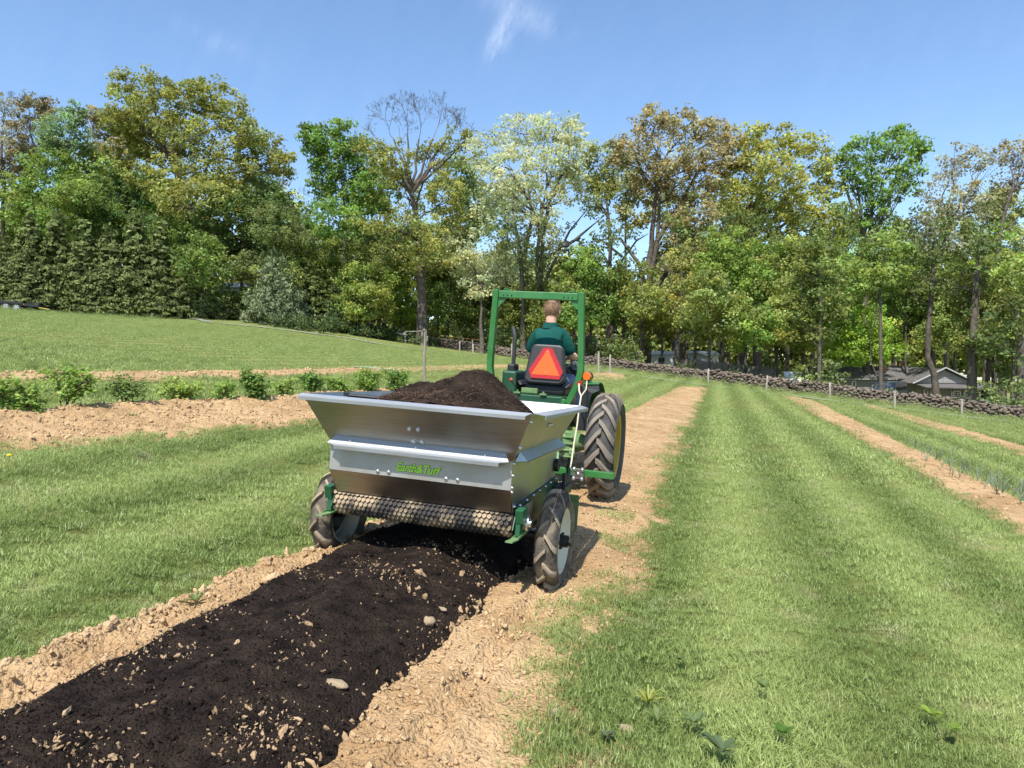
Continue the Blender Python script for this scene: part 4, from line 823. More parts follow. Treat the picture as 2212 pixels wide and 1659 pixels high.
window(2035,2054,844,857,-1.42,2); window(2062,2080,844,857,-1.42,2)
mh=empty('mobile_home'); Ym=80; mb=at(1440,790,Ym); mh.location=(mb.x,Ym,mb.z); tag(mh,'long low white mobile home with a metal roof behind the trunks','mobile home'); k=Ym/F
MB().box((1.2,1.5,.45),(9.2,3.2,1.7)).build('wall',M_white,mh); r=MB(); r.plate([(-3.6,-.3,1.22),(5.9,-.3,1.22),(5.9,1.5,1.62),(-3.6,1.5,1.62)],.07); r.plate([(-3.6,3.3,1.22),(-3.6,1.5,1.62),(5.9,1.5,1.62),(5.9,3.3,1.22)],.07); r.build('roof',M_mroof,mh)
for x in (-2.6,-.6,1.6): 
    w=MB().box((x,-.13,.65),(.75,.05,.6)).build('window',M_mroof,mh); MB().box((x,-.17,.65),(.62,.03,.48)).build('pane',M_glass,w)
gs=empty('shed'); sb=at(1500,790,74); gs.location=(sb.x,74,sb.z); tag(gs,'blue grey gabled shed at the right end of the mobile home','shed')
w=MB(); w.plate([(-1.5,0,-1),(1.5,0,-1),(1.5,0,.95),(0,0,1.3),(-1.5,0,.95)],3,(0,1,0)); w.build('wall',M_gwall,gs); r=MB(); r.plate([(-1.75,-.25,.92),(0,-.25,1.36),(0,3.2,1.36),(-1.75,3.2,.92)],.07); r.plate([(1.75,-.25,.92),(1.75,3.2,.92),(0,3.2,1.36),(0,-.25,1.36)],.07); r.build('roof',M_mroof,gs)
MB().box((0,-.03,-.1),(1.0,.05,1.7)).build('door',M_mroof,gs)
ws=empty('shed'); sb=at(1262,752,86); ws.location=(sb.x,86,sb.z); tag(ws,'white walled shed with a dark sloping roof behind the driver','shed'); 
MB().box((0,1.5,.1),(3.4,3,2.2)).build('wall',M_white,ws); MB().plate([(-2.6,-.5,1.75),(2.2,-.5,1.25),(2.2,3.4,1.5),(-2.6,3.4,2.0)],.09).build('roof',M_roof,ws); MB().box((-1,-.03,0),(.9,.06,1.9)).build('door',M_gwall,ws)
wl=empty('shed'); sb=at(514,668,90); wl.location=(sb.x,90,sb.z); tag(wl,'whitish building half hidden by trees left of the blue green pine','shed'); 
MB().box((0,2,1.0),(5.2,4,3.4)).build('wall',M_white,wl); r=MB(); r.plate([(-2.9,-.4,2.65),(2.9,-.4,2.65),(2.9,2,3.5),(-2.9,2,3.5)],.1); r.plate([(-2.9,4.4,2.65),(-2.9,2,3.5),(2.9,2,3.5),(2.9,4.4,2.65)],.1); r.build('roof',M_mroof,wl); w=MB().box((.9,-.04,1.3),(1,.06,.9)).build('window',M_mroof,wl); MB().box((.9,-.08,1.3),(.85,.04,.75)).build('pane',M_glass,w)
# board fence
bf=empty('board_fence'); p0=at(1472,800,66); p1=at(1672,822,60); bf.location=p0; tag(bf,'grey board fence standing behind the stone wall','fence'); nbd=46
bmesh_=MB().box((0,0,.45),(.2,.025,1.3)).build('board',M_board,bf); 
for i in range(nbd):
    o=bmesh_ if i==0 else bmesh_.copy()
    if i: COL.objects.link(o)
    q=(p1-p0)*(i/(nbd-1)); o.location=(q.x,q.y,q.z+.04*RS.randn()); o.rotation_euler=(0,.015*RS.randn(),math.atan2(p1.y-p0.y,p1.x-p0.x)); o.scale=(.98,1,1+.05*RS.randn())
for z in (.2,.8): MB().bar(Vector((0,.03,z)),p1-p0+Vector((0,.03,z)),.04,.09).build('rail',M_board,bf)
# ---------------------------------------------------------------- far vehicles
M_tyre=mat('tyre_rubber',(.022,.021,.02),.85,c2=(.05,.045,.04),nscale=9,bump=.3); M_alloy=mat('bright_wheel',(.62,.63,.65),.35,.7); M_blackp=mat('black_paint',(.018,.018,.02),.4); M_navy=mat('dark_blue_paint',(.05,.065,.09),.3,coat=.4); M_carw=mat('white_car_paint',(.75,.77,.80),.3,coat=.3)
def wheel(par,c,r,w,spokes=6):
    t=MB().lathe([(-w/2,r*.62),(-w/2,r*.9),(-w*.35,r),(w*.35,r),(w/2,r*.9),(w/2,r*.62)],(0,0,0),'Y',24).build('wheel',M_tyre,par,smooth=True); t.location=c
    h=MB().lathe([(-w*.40,.02),(-w*.44,r*.2),(-w*.3,r*.3)],(0,0,0),'Y',16)
    h.lathe([(-w*.42,r*.5),(-w*.48,r*.62),(w*.48,r*.63),(w*.42,r*.52)],(0,0,0),'Y',24)
    for i in range(spokes):
        a=6.283*i/spokes; h.bar((r*.15*math.cos(a),-w*.36,r*.15*math.sin(a)),(r*.56*math.cos(a),-w*.38,r*.56*math.sin(a)),r*.2,.05,(0,1,0))
    h.build('rim',M_alloy,t,smooth=True,ang=35); return t
tr=empty('utility_trailer'); p=at(13,661,64); q=at(36,661,64); tr.location=(p.x,64,gz(p.x,64)); tag(tr,'black twin axle flatbed trailer parked by the conifer hedge at far left','trailer'); dx=q.x-p.x; tr.rotation_euler=(0,math.radians(5.5),0)
for x in (0,dx): 
    wheel(tr,(x,0,.40),.40,.24); wheel(tr,(x,2.0,.40),.40,.24)
MB().box((-1.2,1.0,.72),(8.2,1.75,.14)).build('deck',M_blackp,tr); MB().box((-1.2,.0,.72),(8.2,.10,.22)).build('frame',M_blackp,tr)
f=MB(); f.plate([(-.55,-.16,.72),(-.45,-.16,.9),(dx+.45,-.16,.9),(dx+.6,-.16,.72)],.3,(0,1,0)); f.build('mudguard',M_blackp,tr)
f=MB(); 
for x in (2.0,2.5,2.9): f.bar((x,.05,.75),(x,.05,1.05),.05,.05)
f.bar((1.9,.05,.92),(3.0,.05,.92),.05,.05); f.build('rail',M_blackp,tr)
f=MB(); 
for i in range(9): f.bar((2.9+.28*i,.2,.66-.075*i),(2.9+.28*i,1.9,.66-.075*i),.07,.04)
f.bar((2.85,.2,.66),(5.2,.2,.02),.07,.07); f.bar((2.85,1.9,.66),(5.2,1.9,.02),.07,.07); f.build('ramp',M_blackp,tr)
MB().box((1.55,-.06,.74),(.12,.03,.06)).build('reflector',mat('amber_reflector',(.8,.22,.02),.3),tr)
MB().bar((2.95,-.05,.58),(3.9,-.05,.52),.06,.06).build('tongue_stand',mat('yellow_strap',(.6,.45,.06),.6),tr)
def car(name,label,cat,px,py,Y,L,Hh,paint,glass,prof,yaw,win,group=None,hood=None):
    o=empty(name); b=at(px,py,Y); o.location=b; o.rotation_euler=(0,0,yaw); tag(o,label,cat,group)
    bd=MB(); w=1.75; bd.plate([(x*L,-w/2,z*Hh) for x,z in prof],w,(0,1,0)); body=bd.build('body',paint,o,bevel=.06)
    for poly in win:
        for y in (-w/2-.012,w/2-.010): MB().plate([(x*L,y,z*Hh) for x,z in poly],.022,(0,1,0)).build('window',glass,o)
    for x in (.2,.8):
        for y in (-w/2+.1,w/2-.1): wheel(o,(x*L,y,.33),.33,.22,5)
    MB().box((L*.006,-.6,Hh*.42),(.06,.3,.16)).build('headlight',M_alloy,o); MB().box((L*.006,.6,Hh*.42),(.06,.3,.16)).build('headlight',M_alloy,o)
    return o
car('parked_van','dark blue van parked in front of the house, roof showing over the wall','van',1908,872,62.5,4.6,1.9,M_navy,M_glass,[(0,.15),(.0,.5),(.04,.58),(.10,.96),(.14,1),(.95,1),(.99,.9),(1,.3),(.99,.15)],.85,[[(.13,.62),(.17,.92),(.33,.92),(.33,.62)],[(.36,.62),(.36,.92),(.62,.92),(.62,.62)],[(.65,.62),(.65,.92),(.93,.92),(.95,.62)]])
car('parked_car','car with pale white roof half hidden behind the stone wall','car',1722,840,62,4.4,1.5,M_carw,M_glass,[(0,.2),(.0,.5),(.05,.58),(.26,.66),(.40,.97),(.46,1),(.70,1),(.76,.96),(.92,.66),(.99,.6),(1,.2)],1.35,[[(.30,.67),(.41,.92),(.54,.94),(.54,.67)],[(.57,.67),(.57,.94),(.72,.93),(.85,.67)]])
# ================================================================ PLANTS IN THE BEDS
M_cane=mat('brown_cane',(.07,.05,.035),.8)
def shrub(label,px,pyb,pyt,wpx,dens,seed,col=(.19,.28,.062),lean=0,bare=.25):
    p=ground(px,pyb); g=on(p,.03); k=p[1]/F; H=(pyb-pyt)*k; Wd=wpx*k; o=empty('raspberry_shrub',loc=g); tag(o,label,'shrub','raspberry shrubs in the soil bed')
    r=np.random.RandomState(seed); tb=TB(); L=[];D=[]; n=max(3,int(4*dens))
    for i in range(n):
        tx=(r.rand()-.5)*2*Wd+lean*Wd; hh_=H*(.5+.55*r.rand()); b=Vector(((r.rand()-.5)*.12,(r.rand()-.5)*.14,-.03)); t=Vector((tx,(r.rand()-.5)*Wd*1.4,hh_))
        P=[b.lerp(t,j/6)+Vector((0,0,.12*H*math.sin(j/6*3.14))) for j in range(7)]; tb.tube(P,[.010-.0012*j for j in range(7)],5)
        for j in range(int(27*dens)):
            s=bare+(1-bare)*r.rand()**.8; c=P[int(s*5.99)].lerp(P[min(int(s*5.99)+1,6)],s*6%1); d=Vector((r.randn(),r.randn(),.25+.4*r.randn())).normalized(); ln=.05+.15*r.rand(); e=c+d*ln
            tb.tube([c,e],[.003,.002],3,False)
            for q in range(5): L.append(np.array(e)+np.array(d)*(.02*q-.03)+r.randn(3)*.022); D.append(np.array(d)*.3+np.array([0,-.1,.8])+r.randn(3)*.35)
    tb.build('cane',M_cane,o,smooth=True); L=np.array(L);D=np.array(D);D/=np.linalg.norm(D,axis=1)[:,None]; m=len(L)
    C=np.asarray(col)*1.3*np.exp(.22*r.randn(m,1))*np.stack([1+.12*r.randn(m),np.ones(m),np.ones(m)],-1)
    v,q,c=leaf_quads(L,.062*(.6+.7*r.rand(m)),D,np.clip(C,.01,.6),.6); link('foliage',npmesh('foliage',v,q,mat=M_leaf,cols=c),o); return o
shrub('leafy raspberry shrub at the left picture edge',20,903,822,34,1.0,1); shrub('raspberry shrub with a bare forked stem, second from the left edge',72,902,826,30,.9,2,lean=-.4,bare=.5)
shrub('tallest raspberry shrub with two spreading canes',146,896,795,48,1.5,3,bare=.3); shrub('narrow dark raspberry shrub right of the tallest one',272,888,822,22,1.0,4,(.13,.19,.05))
shrub('low wide raspberry shrub with pale green leaves',390,876,832,42,1.5,5,(.25,.33,.08),bare=.05); shrub('low raspberry shrub right of the pale wide one',468,872,834,34,1.1,6,bare=.05)
shrub('rounded dark raspberry shrub in the middle of the bed',556,874,808,32,1.9,7,(.13,.21,.05),bare=.05); shrub('small raspberry shrub between two rounded ones',612,862,828,26,1.0,8,(.22,.30,.07),bare=.05)
shrub('rounded raspberry shrub nearest the hopper corner',678,858,806,26,1.6,9,(.13,.22,.052),bare=.05); shrub('low raspberry shrub behind the hopper rim',735,858,822,30,1.3,10,bare=.05)
shrub('broad raspberry shrub behind the hopper rim',800,856,804,36,1.9,11,(.19,.28,.06),bare=.05); shrub('last raspberry shrub behind the compost heap',856,852,800,26,1.5,12,(.14,.23,.052),bare=.05)
shrub('tiny raspberry shoot beside the second shrub',42,905,868,18,.8,13)
hose=[(100,898),(150,893),(200,890),(250,884),(300,877),(330,872)]
hp=[on(ground(x,y+4),.03) for x,y in hose]; tag(MB().tube(hp,.012,6).build('garden_hose',mat('green_hose',(.03,.28,.16),.4),None,smooth=True),'thin green garden hose lying along the raspberry bed','hose')
h2_=[on(ground(x,y),.05) for x,y in ((765,795),(800,797),(830,800),(860,803))]; tag(MB().tube(h2_,.03,6).build('garden_hose',mat('grey_green_hose',(.25,.34,.24),.5),None,smooth=True),'pale grey green hose on the far soil strip','hose')
M_onion=mat('onion_leaf',(.13,.175,.11),.5,c2=(.19,.235,.14),nscale=20)
on_m=[]
for i in range(5):
    t=TB(); r=np.random.RandomState(60+i)
    for j in range(4+i%3):
        a=r.rand()*6.28; h_=.13+.17*r.rand(); o_=.05+.22*r.rand(); t.tube([(0,0,-.01),(o_*.3*math.cos(a),o_*.3*math.sin(a),h_*.5),(o_*math.cos(a),o_*math.sin(a),h_*(.9+.1*r.rand()))],[.0050,.0045,.001],5,False)
    ob=t.build('onion_plant',M_onion,None,smooth=True); COL.objects.unlink(ob); on_m.append(ob.data)
for i in range(52):
    s=i/51; px=1972+s*262+12*RS.randn(); py=972+s*124+7*RS.randn()+(6 if i%2 else -5); p=ground(px,py); o=link('onion_plant',on_m[i%5]); o.location=on(p,.05); o.rotation_euler=(0,0,RS.rand()*6.28); k=.6+.55*RS.rand(); o.scale=(k,k,k)
    tag(o,'blue green onion plant with thin upright leaves in the right soil bed','onion plant','onion plants in the right soil bed')
# dandelion, weeds, loose stones
d=empty('dandelion',loc=on(ground(19,1001))); tag(d,'single yellow dandelion flower in the lawn at left','flower'); MB().tube([(0,0,0),(.005,0,.07)],.003,5).build('stem',M_onion,d)
f=MB().ball((.005,0,.078),.022,12,6,(1,1,.5)); f.build('flower_head',mat('dandelion_yellow',(.85,.62,.02),.7),d,smooth=True)
def rosette(name,label,px,py,n,L,w,col,seed,up=.6,cat='weed',grp='broad leaved weeds in the grass'):
    r=np.random.RandomState(seed); V=[];Q=[];C=[]
    for i in range(n):
        a=6.283*i/n+.4*r.randn(); l=L*(.6+.6*r.rand()); dr=np.array([math.cos(a),math.sin(a),0]); sd_=np.array([-dr[1],dr[0],0]); n0=len(V); e=up*(.5+.8*r.rand())
        for k in range(5):
            t=k/4; p=dr*l*t*(1-.25*e*t)+np.array([0,0,.015+l*e*(t-.55*t*t)]); ww=w*(.35+1.2*math.sin(math.pi*min(1,t*.85+.1)))*(1 if k<4 else .1); V+=[p-sd_*ww/2+[0,0,.15*ww],p,p+sd_*ww/2+[0,0,.15*ww]]
        for k in range(4):
            for j in (0,1): Q.append((n0+3*k+j,n0+3*k+j+1,n0+3*k+j+4,n0+3*k+j+3))
        C+= [np.asarray(col)*math.exp(.2*r.randn())]*15
    o=link(name,npmesh(name,np.array(V),Q,mat=M_leaf,cols=np.array(C),smooth=True)); o.location=on(ground(px,py),.02); tag(o,label,cat,grp); return o
rosette('weed','large blue green weed rosette cut by the bottom edge of the picture',1560,1640,11,0.102,0.022,(0.154,0.215,0.102),1,.9); rosette('weed','upright grassy weed on soil near the bottom edge',1420,1575,16,0.090,0.008,(0.182,0.247,0.084),2,1.4)
rosette('weed','broad leaf weed in the grass above the flat pale stone',1648,1500,9,0.066,0.018,(0.182,0.247,0.084),3,1.0); rosette('weed','pale yellowish grass weed beside the soil edge',1400,1535,22,0.084,0.006,(0.378,0.403,0.096),4,1.3)
rosette('weed','dark leafy weed low in the grass at bottom right',1690,1600,10,0.060,0.019,(0.112,0.208,0.042),5,.7); rosette('weed','bright leafy weed in the right foreground grass',2010,1560,12,0.060,0.019,(0.224,0.312,0.054),6,.7)
rosette('weed','bright low weed beside the right foreground weed',2060,1590,10,0.048,0.017,(0.210,0.299,0.060),7,.6); rosette('weed','leafy weed at the left lawn edge of the compost',330,1300,14,0.090,0.007,(0.154,0.234,0.072),8,1.2)
rosette('weed','grassy weed fallen on the pale soil edge at left',420,1310,18,0.096,0.006,(0.168,0.234,0.084),9,.6); rosette('weed','long leaved weed in the raspberry bed below the narrow shrub',287,905,20,0.120,0.008,(0.224,0.260,0.120),10,.9)
rosette('weed','small green weed on the lower edge of the raspberry bed',300,938,12,0.084,0.009,(0.140,0.221,0.060),11,.6); rosette('weed','leafy weed beside the small stone on the soil edge',1470,1440,10,0.048,0.014,(0.168,0.234,0.072),12,.8)
rosette('weed','dark crumpled weed on the soil at the bottom',1310,1610,16,0.042,0.012,(0.126,0.156,0.084),13,.9); rosette('weed','broad leaf weed at the bottom edge by the flat stone',1500,1580,9,0.078,0.017,(0.168,0.234,0.096),14,1.0)
M_pale=mat('pale_stone',(.34,.25,.15),.9,c2=(.50,.39,.26),nscale=9,bump=.6,bscale=40,spec=.2)
def stone(label,px,py,sx,sy,sz,seed,grp='loose pale stones',dz=0,rot=0):
    o=link('stone',rock_mesh('loose_stone',M_pale,seed,1,.6,16,10)); p=ground(px,py); o.location=on(p,dz); o.scale=(sx,sy,sz); o.rotation_euler=(.15,.1,rot); o.data.polygons.foreach_set('use_smooth',np.ones(len(o.data.polygons),bool)); tag(o,label,'stone',grp); return o
stone('flat pale stone in grass at the bottom of the soil edge',1355,1588,.038,.03,.024,501,dz=.02); stone('small upright pale stone at the bottom soil edge',1199,1562,.016,.015,.022,502,dz=.045)
def project(P):
    d=P-np.array([0,0,CH]); c,s_=math.cos(PIT),math.sin(PIT); y=d[:,1]*c-d[:,2]*s_; z=d[:,1]*s_+d[:,2]*c; return 1106+F*d[:,0]/y,829.5-F*z/y
def onmesh(B,px,py):
    P=np.stack([a.ravel() for a in B[:3]],-1); u,v=project(P); i=np.argmin((u-px)**2+(v-py)**2); return P[i]
def cstone(label,px,py,sx,sy,sz,seed,rot):
    o=stone(label,px,py,sx,sy,sz,seed,rot=rot); o.location=Vector(onmesh(bCo,px,py))+Vector((0,0,sz*.4))
cstone('largest pale stone lying on the black compost',730,1482,.050,.026,.014,503,-.45); cstone('pale stone lump on compost near the right compost edge',925,1345,.03,.035,.022,504,.5)
cstone('pale pointed stone on compost below the right wheel',955,1318,.03,.018,.014,505,-.6)
# ================================================================ SPREADER
def frame(th,roll,pitch,org):
    Fw=Vector((math.sin(th),math.cos(th),pitch)).normalized(); R=Vector((math.cos(th),-math.sin(th),-roll)); R=(R-Fw*R.dot(Fw)).normalized(); U=R.cross(Fw)
    m=Matrix((R,Fw,U)).transposed().to_4x4(); m.translation=org; return m
def steel(name,c,r,brush=(2,90,2)):
    m=mat(name,c,r,1.0,c2=(c[0]*.84,c[1]*.80,c[2]*.74),nscale=2.5,stretch=brush,detail=6); t=m.node_tree; p=t.nodes['Principled BSDF']
    tcd=N(t,'ShaderNodeTexCoord'); nz=N(t,'ShaderNodeTexNoise'); nz.inputs['Scale'].default_value=2.2; nz.inputs['Detail'].default_value=7; t.links.new(tcd.outputs['Object'],nz.inputs['Vector'])
    mr=N(t,'ShaderNodeMapRange'); mr.inputs[1].default_value=.3; mr.inputs[2].default_value=.7; mr.inputs[3].default_value=r*.75; mr.inputs[4].default_value=r*1.35; t.links.new(nz.outputs[0],mr.inputs[0]); t.links.new(mr.outputs[0],p.inputs['Roughness'])
    nb=N(t,'ShaderNodeTexNoise'); nb.inputs['Scale'].default_value=1.6; t.links.new(tcd.outputs['Object'],nb.inputs['Vector']); b=N(t,'ShaderNodeBump'); b.inputs['Strength'].default_value=.12; b.inputs['Distance'].default_value=.05; t.links.new(nb.outputs[0],b.inputs['Height']); t.links.new(b.outputs[0],p.inputs['Normal'])
    return m
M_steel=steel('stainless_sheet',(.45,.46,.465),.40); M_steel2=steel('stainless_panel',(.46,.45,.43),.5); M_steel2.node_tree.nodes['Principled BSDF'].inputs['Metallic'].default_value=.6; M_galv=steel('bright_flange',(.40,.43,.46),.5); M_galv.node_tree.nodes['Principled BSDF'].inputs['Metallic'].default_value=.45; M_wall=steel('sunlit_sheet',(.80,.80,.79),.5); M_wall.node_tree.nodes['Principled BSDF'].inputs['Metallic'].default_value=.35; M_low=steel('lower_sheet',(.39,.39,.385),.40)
M_bolt=mat('bolt_head',(.75,.75,.76),.3,1.0); M_gfr=mat('dark_green_paint',(.008,.055,.024),.4,c2=(.015,.07,.03),nscale=4); M_gbr=mat('tractor_green_paint',(.020,.145,.028),.42,c2=(.045,.175,.05),nscale=5,coat=.15,bump=.08,bscale=30)
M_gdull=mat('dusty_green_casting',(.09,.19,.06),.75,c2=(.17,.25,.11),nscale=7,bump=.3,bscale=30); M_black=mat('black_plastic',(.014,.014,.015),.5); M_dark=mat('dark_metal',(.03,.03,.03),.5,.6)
M_mud=mat('dusty_tyre',(.055,.048,.040),.85,c2=(.30,.235,.155),nscale=5,bump=.4,bscale=60,contrast=(.42,.74)); M_lug=mat('tyre_lug',(.19,.155,.11),.9,c2=(.34,.27,.185),nscale=6,bump=.3,bscale=50)
M_tread=mat('tractor_tyre',(.028,.028,.030),.75,c2=(.075,.068,.06),nscale=6,bump=.3,bscale=50); M_lugt=mat('worn_lug',(.16,.135,.105),.9,c2=(.24,.20,.155),nscale=5,bump=.3,bscale=50)
M_rimw=mat('cream_rim',(.50,.48,.36),.5,c2=(.62,.60,.50),nscale=3); M_yel=mat('yellow_rim',(.36,.25,.025),.5,c2=(.44,.32,.04),nscale=4); M_cable=mat('cream_cable',(.52,.46,.33),.6); M_wood=mat('plywood_patch',(.34,.25,.13),.7,c2=(.26,.18,.09),nscale=4,stretch=(1,1,6))
sp=empty('compost_spreader',frame(TH,.06757,-.0245,Vector((-.6873,4.2559,.1859)))); tag(sp,'stainless steel compost spreader trailer with flared hopper and a scaly feed roller at the back','spreader')
hw,yb,zb=.612,.152,.89; L1=1.52; yf=1.40; T=.004
hop=MB(); 
rear=MB().plate([(-hw,yb,zb),(hw,yb,zb),(.75,0,1.19),(-.75,0,1.19)],T,(0,1,.5)); rear=rear.build('rear_flare',M_steel,sp)
side=MB().plate([(hw,yb,zb),(hw,yf,zb),(.75,L1,1.19),(.75,0,1.19)],T,(-1,0,.4)).build('side_flare',M_steel,sp)
MB().plate([(-hw,yb,zb),(-.75,0,1.19),(-.75,L1,1.19),(-hw,yf,zb)],T,(1,0,.4)).build('side_flare',M_steel,sp)
MB().plate([(-hw,yf,zb),(-.75,L1,1.19),(.75,L1,1.19),(hw,yf,zb)],T,(0,-1,.5)).build('front_flare',M_wall,sp)  # near-white steel: sun glare on this wall is put into the colour
# rim flanges, mitred at the corners, folded down at the outer edge
fl=MB(); fl.plate([(-.755,-.002,1.192),(.748,-.002,1.192),(.725,-.055,1.178),(-.745,-.055,1.178)],.004,(0,0,1)); fl.plate([(-.745,-.055,1.178),(.725,-.055,1.178),(.722,-.052,1.158),(-.742,-.052,1.158)],.004,(0,-1,0)); fl.build('rim_flange',M_galv,sp)
fl=MB(); fl.plate([(.752,.012,1.192),(.752,L1,1.192),(.815,L1-.05,1.180),(.812,.075,1.180)],.004,(0,0,1)); fl.plate([(.812,.075,1.180),(.815,L1-.05,1.180),(.812,L1-.052,1.160),(.809,.078,1.160)],.004,(1,0,0)); fl.build('rim_flange',M_galv,sp)
fl=MB(); fl.plate([(-.752,.012,1.192),(-.815,.05,1.180),(-.815,L1-.05,1.180),(-.752,L1,1.192)],.004,(0,0,1)); fl.build('rim_flange',M_galv,sp)
fl=MB(); fl.plate([(-.74,L1+.002,1.192),(.74,L1+.002,1.192),(.70,L1+.05,1.180),(-.70,L1+.05,1.180)],.004,(0,0,1)); fl.build('rim_flange',M_galv,sp)
# lower box
yt,zt_=.25,.560; zbend=.712
MB().plate([(-hw,yb,zbend),(hw,yb,zbend),(hw,yb,zb),(-hw,yb,zb)],T,(0,1,0)).build('rear_panel',M_steel2,sp)
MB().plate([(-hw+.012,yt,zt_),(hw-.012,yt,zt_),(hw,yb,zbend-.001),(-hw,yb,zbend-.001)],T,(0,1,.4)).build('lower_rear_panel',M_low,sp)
for s in (1,-1):
    MB().plate([(s*hw,yb+.002,zb),(s*hw,yb+.002,zbend),(s*(hw),yt,zt_),(s*hw,yf,.60),(s*hw,yf,zb)],T,(-s,0,0)).build('side_panel',M_steel,sp)
MB().plate([(-hw,yf,.60),(hw,yf,.60),(hw,yf,zb),(-hw,yf,zb)],T,(0,1,0)).build('front_panel',M_steel2,sp)
MB().plate([(-hw,.45,.555),(hw,.45,.555),(hw,yf,.60),(-hw,yf,.60)],.01,(0,0,1)).build('floor_panel',M_dark,sp)
# ledges under the flare: rear and sides
lg=MB(); lg.plate([(-.572,yb-.020,.932),(.572,yb-.020,.932),(.604,yb-.062,.888),(-.604,yb-.062,.888)],.004,(0,-.4,.9)); lg.plate([(-.548,yb-.078,.880),(.548,yb-.078,.880),(.604,yb-.062,.888),(-.604,yb-.062,.888)],.004,(0,0,1)); lg.plate([(-.548,yb-.078,.880),(.548,yb-.078,.880),(.545,yb-.074,.858),(-.545,yb-.074,.858)],.004,(0,-1,0)); lg.build('ledge',M_galv,sp)
for s in (1,-1):
    lg=MB(); lg.plate([(s*(hw+.022),yb+.06,.945),(s*(hw+.022),yf-.10,.945),(s*(hw+.070),yf-.02,.888),(s*(hw+.070),yb+.10,.884),(s*(hw+.012),yb+.004,.884)],.004,(s,0,.8)); lg.plate([(s*(hw+.070),yb+.10,.884),(s*(hw+.070),yf-.02,.888),(s*(hw+.066),yf-.025,.866),(s*(hw+.066),yb+.105,.864)],.004,(s,0,0)); lg.build('ledge',M_steel,sp)
def bolts(pts,d,r=.011,par=sp):
    d=Vector(d).normalized()
    for p in pts:
        b=MB(); p=Vector(p); b.tube([p-d*.004,p+d*.003],[r*1.35,r*1.35],12); b.tube([p+d*.003,p+d*.007,p+d*.010],[r*1.05,r*.95,r*.45],10); b.build('bolt',M_bolt,par,smooth=True,ang=50)
bolts([(x,yb-(z-.89)*.507-.003,z) for x,z in ((-.041,1.027),(.017,1.027),(-.024,.950),(.032,.953))],(0,-1,-.5))
bolts([(x,yb-.002,z) for x,z in ((-.267,.735),(-.191,.737),(.195,.739),(.272,.740))],(0,-1,0))
bolts([(x,yb-.046,.912) for x in (-.45,.0,.45)],(0,-.5,.9),.006)
bolts([(hw+.002,yb+.018,z) for z in (.872,.80,.727,.70)]+[(hw+.002,yt+.0,.60)],(1,0,0),.008)
bolts([(hw+(z-.89)*.46+.004,yb-(z-.89)*.48+.022,z) for z in (1.14,.975)],(1,0,-.4),.010)
bolts([(hw+.10*.46+.004+.05,.62,1.09),(hw+.10*.46+.055,.67,1.09)],(1,0,-.4),.009)
# lettering
def text(body,size,off,mat_,name,par,loc,shear=.28,ext=.0006,sx=1.0):
    cu=bpy.data.curves.new(name,'FONT'); cu.body=body; cu.size=size; cu.shear=shear; cu.offset=off; cu.extrude=ext; cu.align_x='CENTER'; cu.align_y='CENTER'; cu.space_character=1.0
    o=bpy.data.objects.new(name,cu); COL.objects.link(o); bpy.context.view_layer.update(); me=bpy.data.meshes.new_from_object(o.evaluated_get(bpy.context.evaluated_depsgraph_get())); bpy.data.objects.remove(o)
    me.materials.clear(); me.materials.append(mat_); r=link(name,me,par); r.location=loc; r.rotation_euler=(math.pi/2,0,0); r.scale=(sx,1,1); return r
lo=text('Earth&Turf',.074,.0040,mat('lettering_outline',(.02,.06,.015),.5),'logo_outline',sp,(0,yb-.0012,.777),sx=.86)
tl=text('Earth&Turf',.074,.0020,mat('lime_lettering',(.40,.80,.04),.45),'logo_lettering',lo,(0,0,.0012)); tl.rotation_euler=(0,0,0)
# feed roller with scales of expanded metal
ry,rz,rr=.360,.505,.106
M_roll=mat('compost_caked_roller',(.012,.010,.009),.9,c2=(.05,.038,.028),nscale=7,bump=.5,bscale=50); M_scale=mat('caked_scale',(.022,.018,.015),.7,c2=(.34,.25,.15),nscale=5,contrast=(.44,.56),detail=3,bump=.3,bscale=60)
ro=MB().cyl((-.625,ry,rz),(.612,ry,rz),rr,40).build('feed_roller',M_roll,sp,smooth=True,ang=50)
sc=MB(); nx=38; na=24
for j in range(na):
    a=6.283*j/na
    for i in range(nx):
        x=-.612+1.215*(i+.5*(j%2))/nx; 
        if x>.605: continue
        c0=Vector((x,ry+math.cos(a)*(rr+.001),rz+math.sin(a)*(rr+.001))); nn=Vector((0,math.cos(a),math.sin(a))); tt=Vector((0,-math.sin(a),math.cos(a)))
        V=[]
        for k in range(5):
            b=math.pi*k/4; V.append(c0+Vector((math.cos(b)*.0172,0,0))+tt*(math.sin(b)*.030)+nn*(.012*math.sin(b)))
        V.append(c0+nn*.0005); n=len(V); sc.add(V,[(5,k,k+1) for k in range(4)])
s_=sc.build('scales',M_scale,ro); s_['kind']='stuff'
for s in (-1,1):
    MB().cyl((s*.614,ry,rz),(s*.70,ry,rz),.022,12).build('roller_shaft',M_dark,ro)
M_gfr2=mat('mid_green_paint',(.014,.085,.032),.4,c2=(.02,.11,.04),nscale=4)
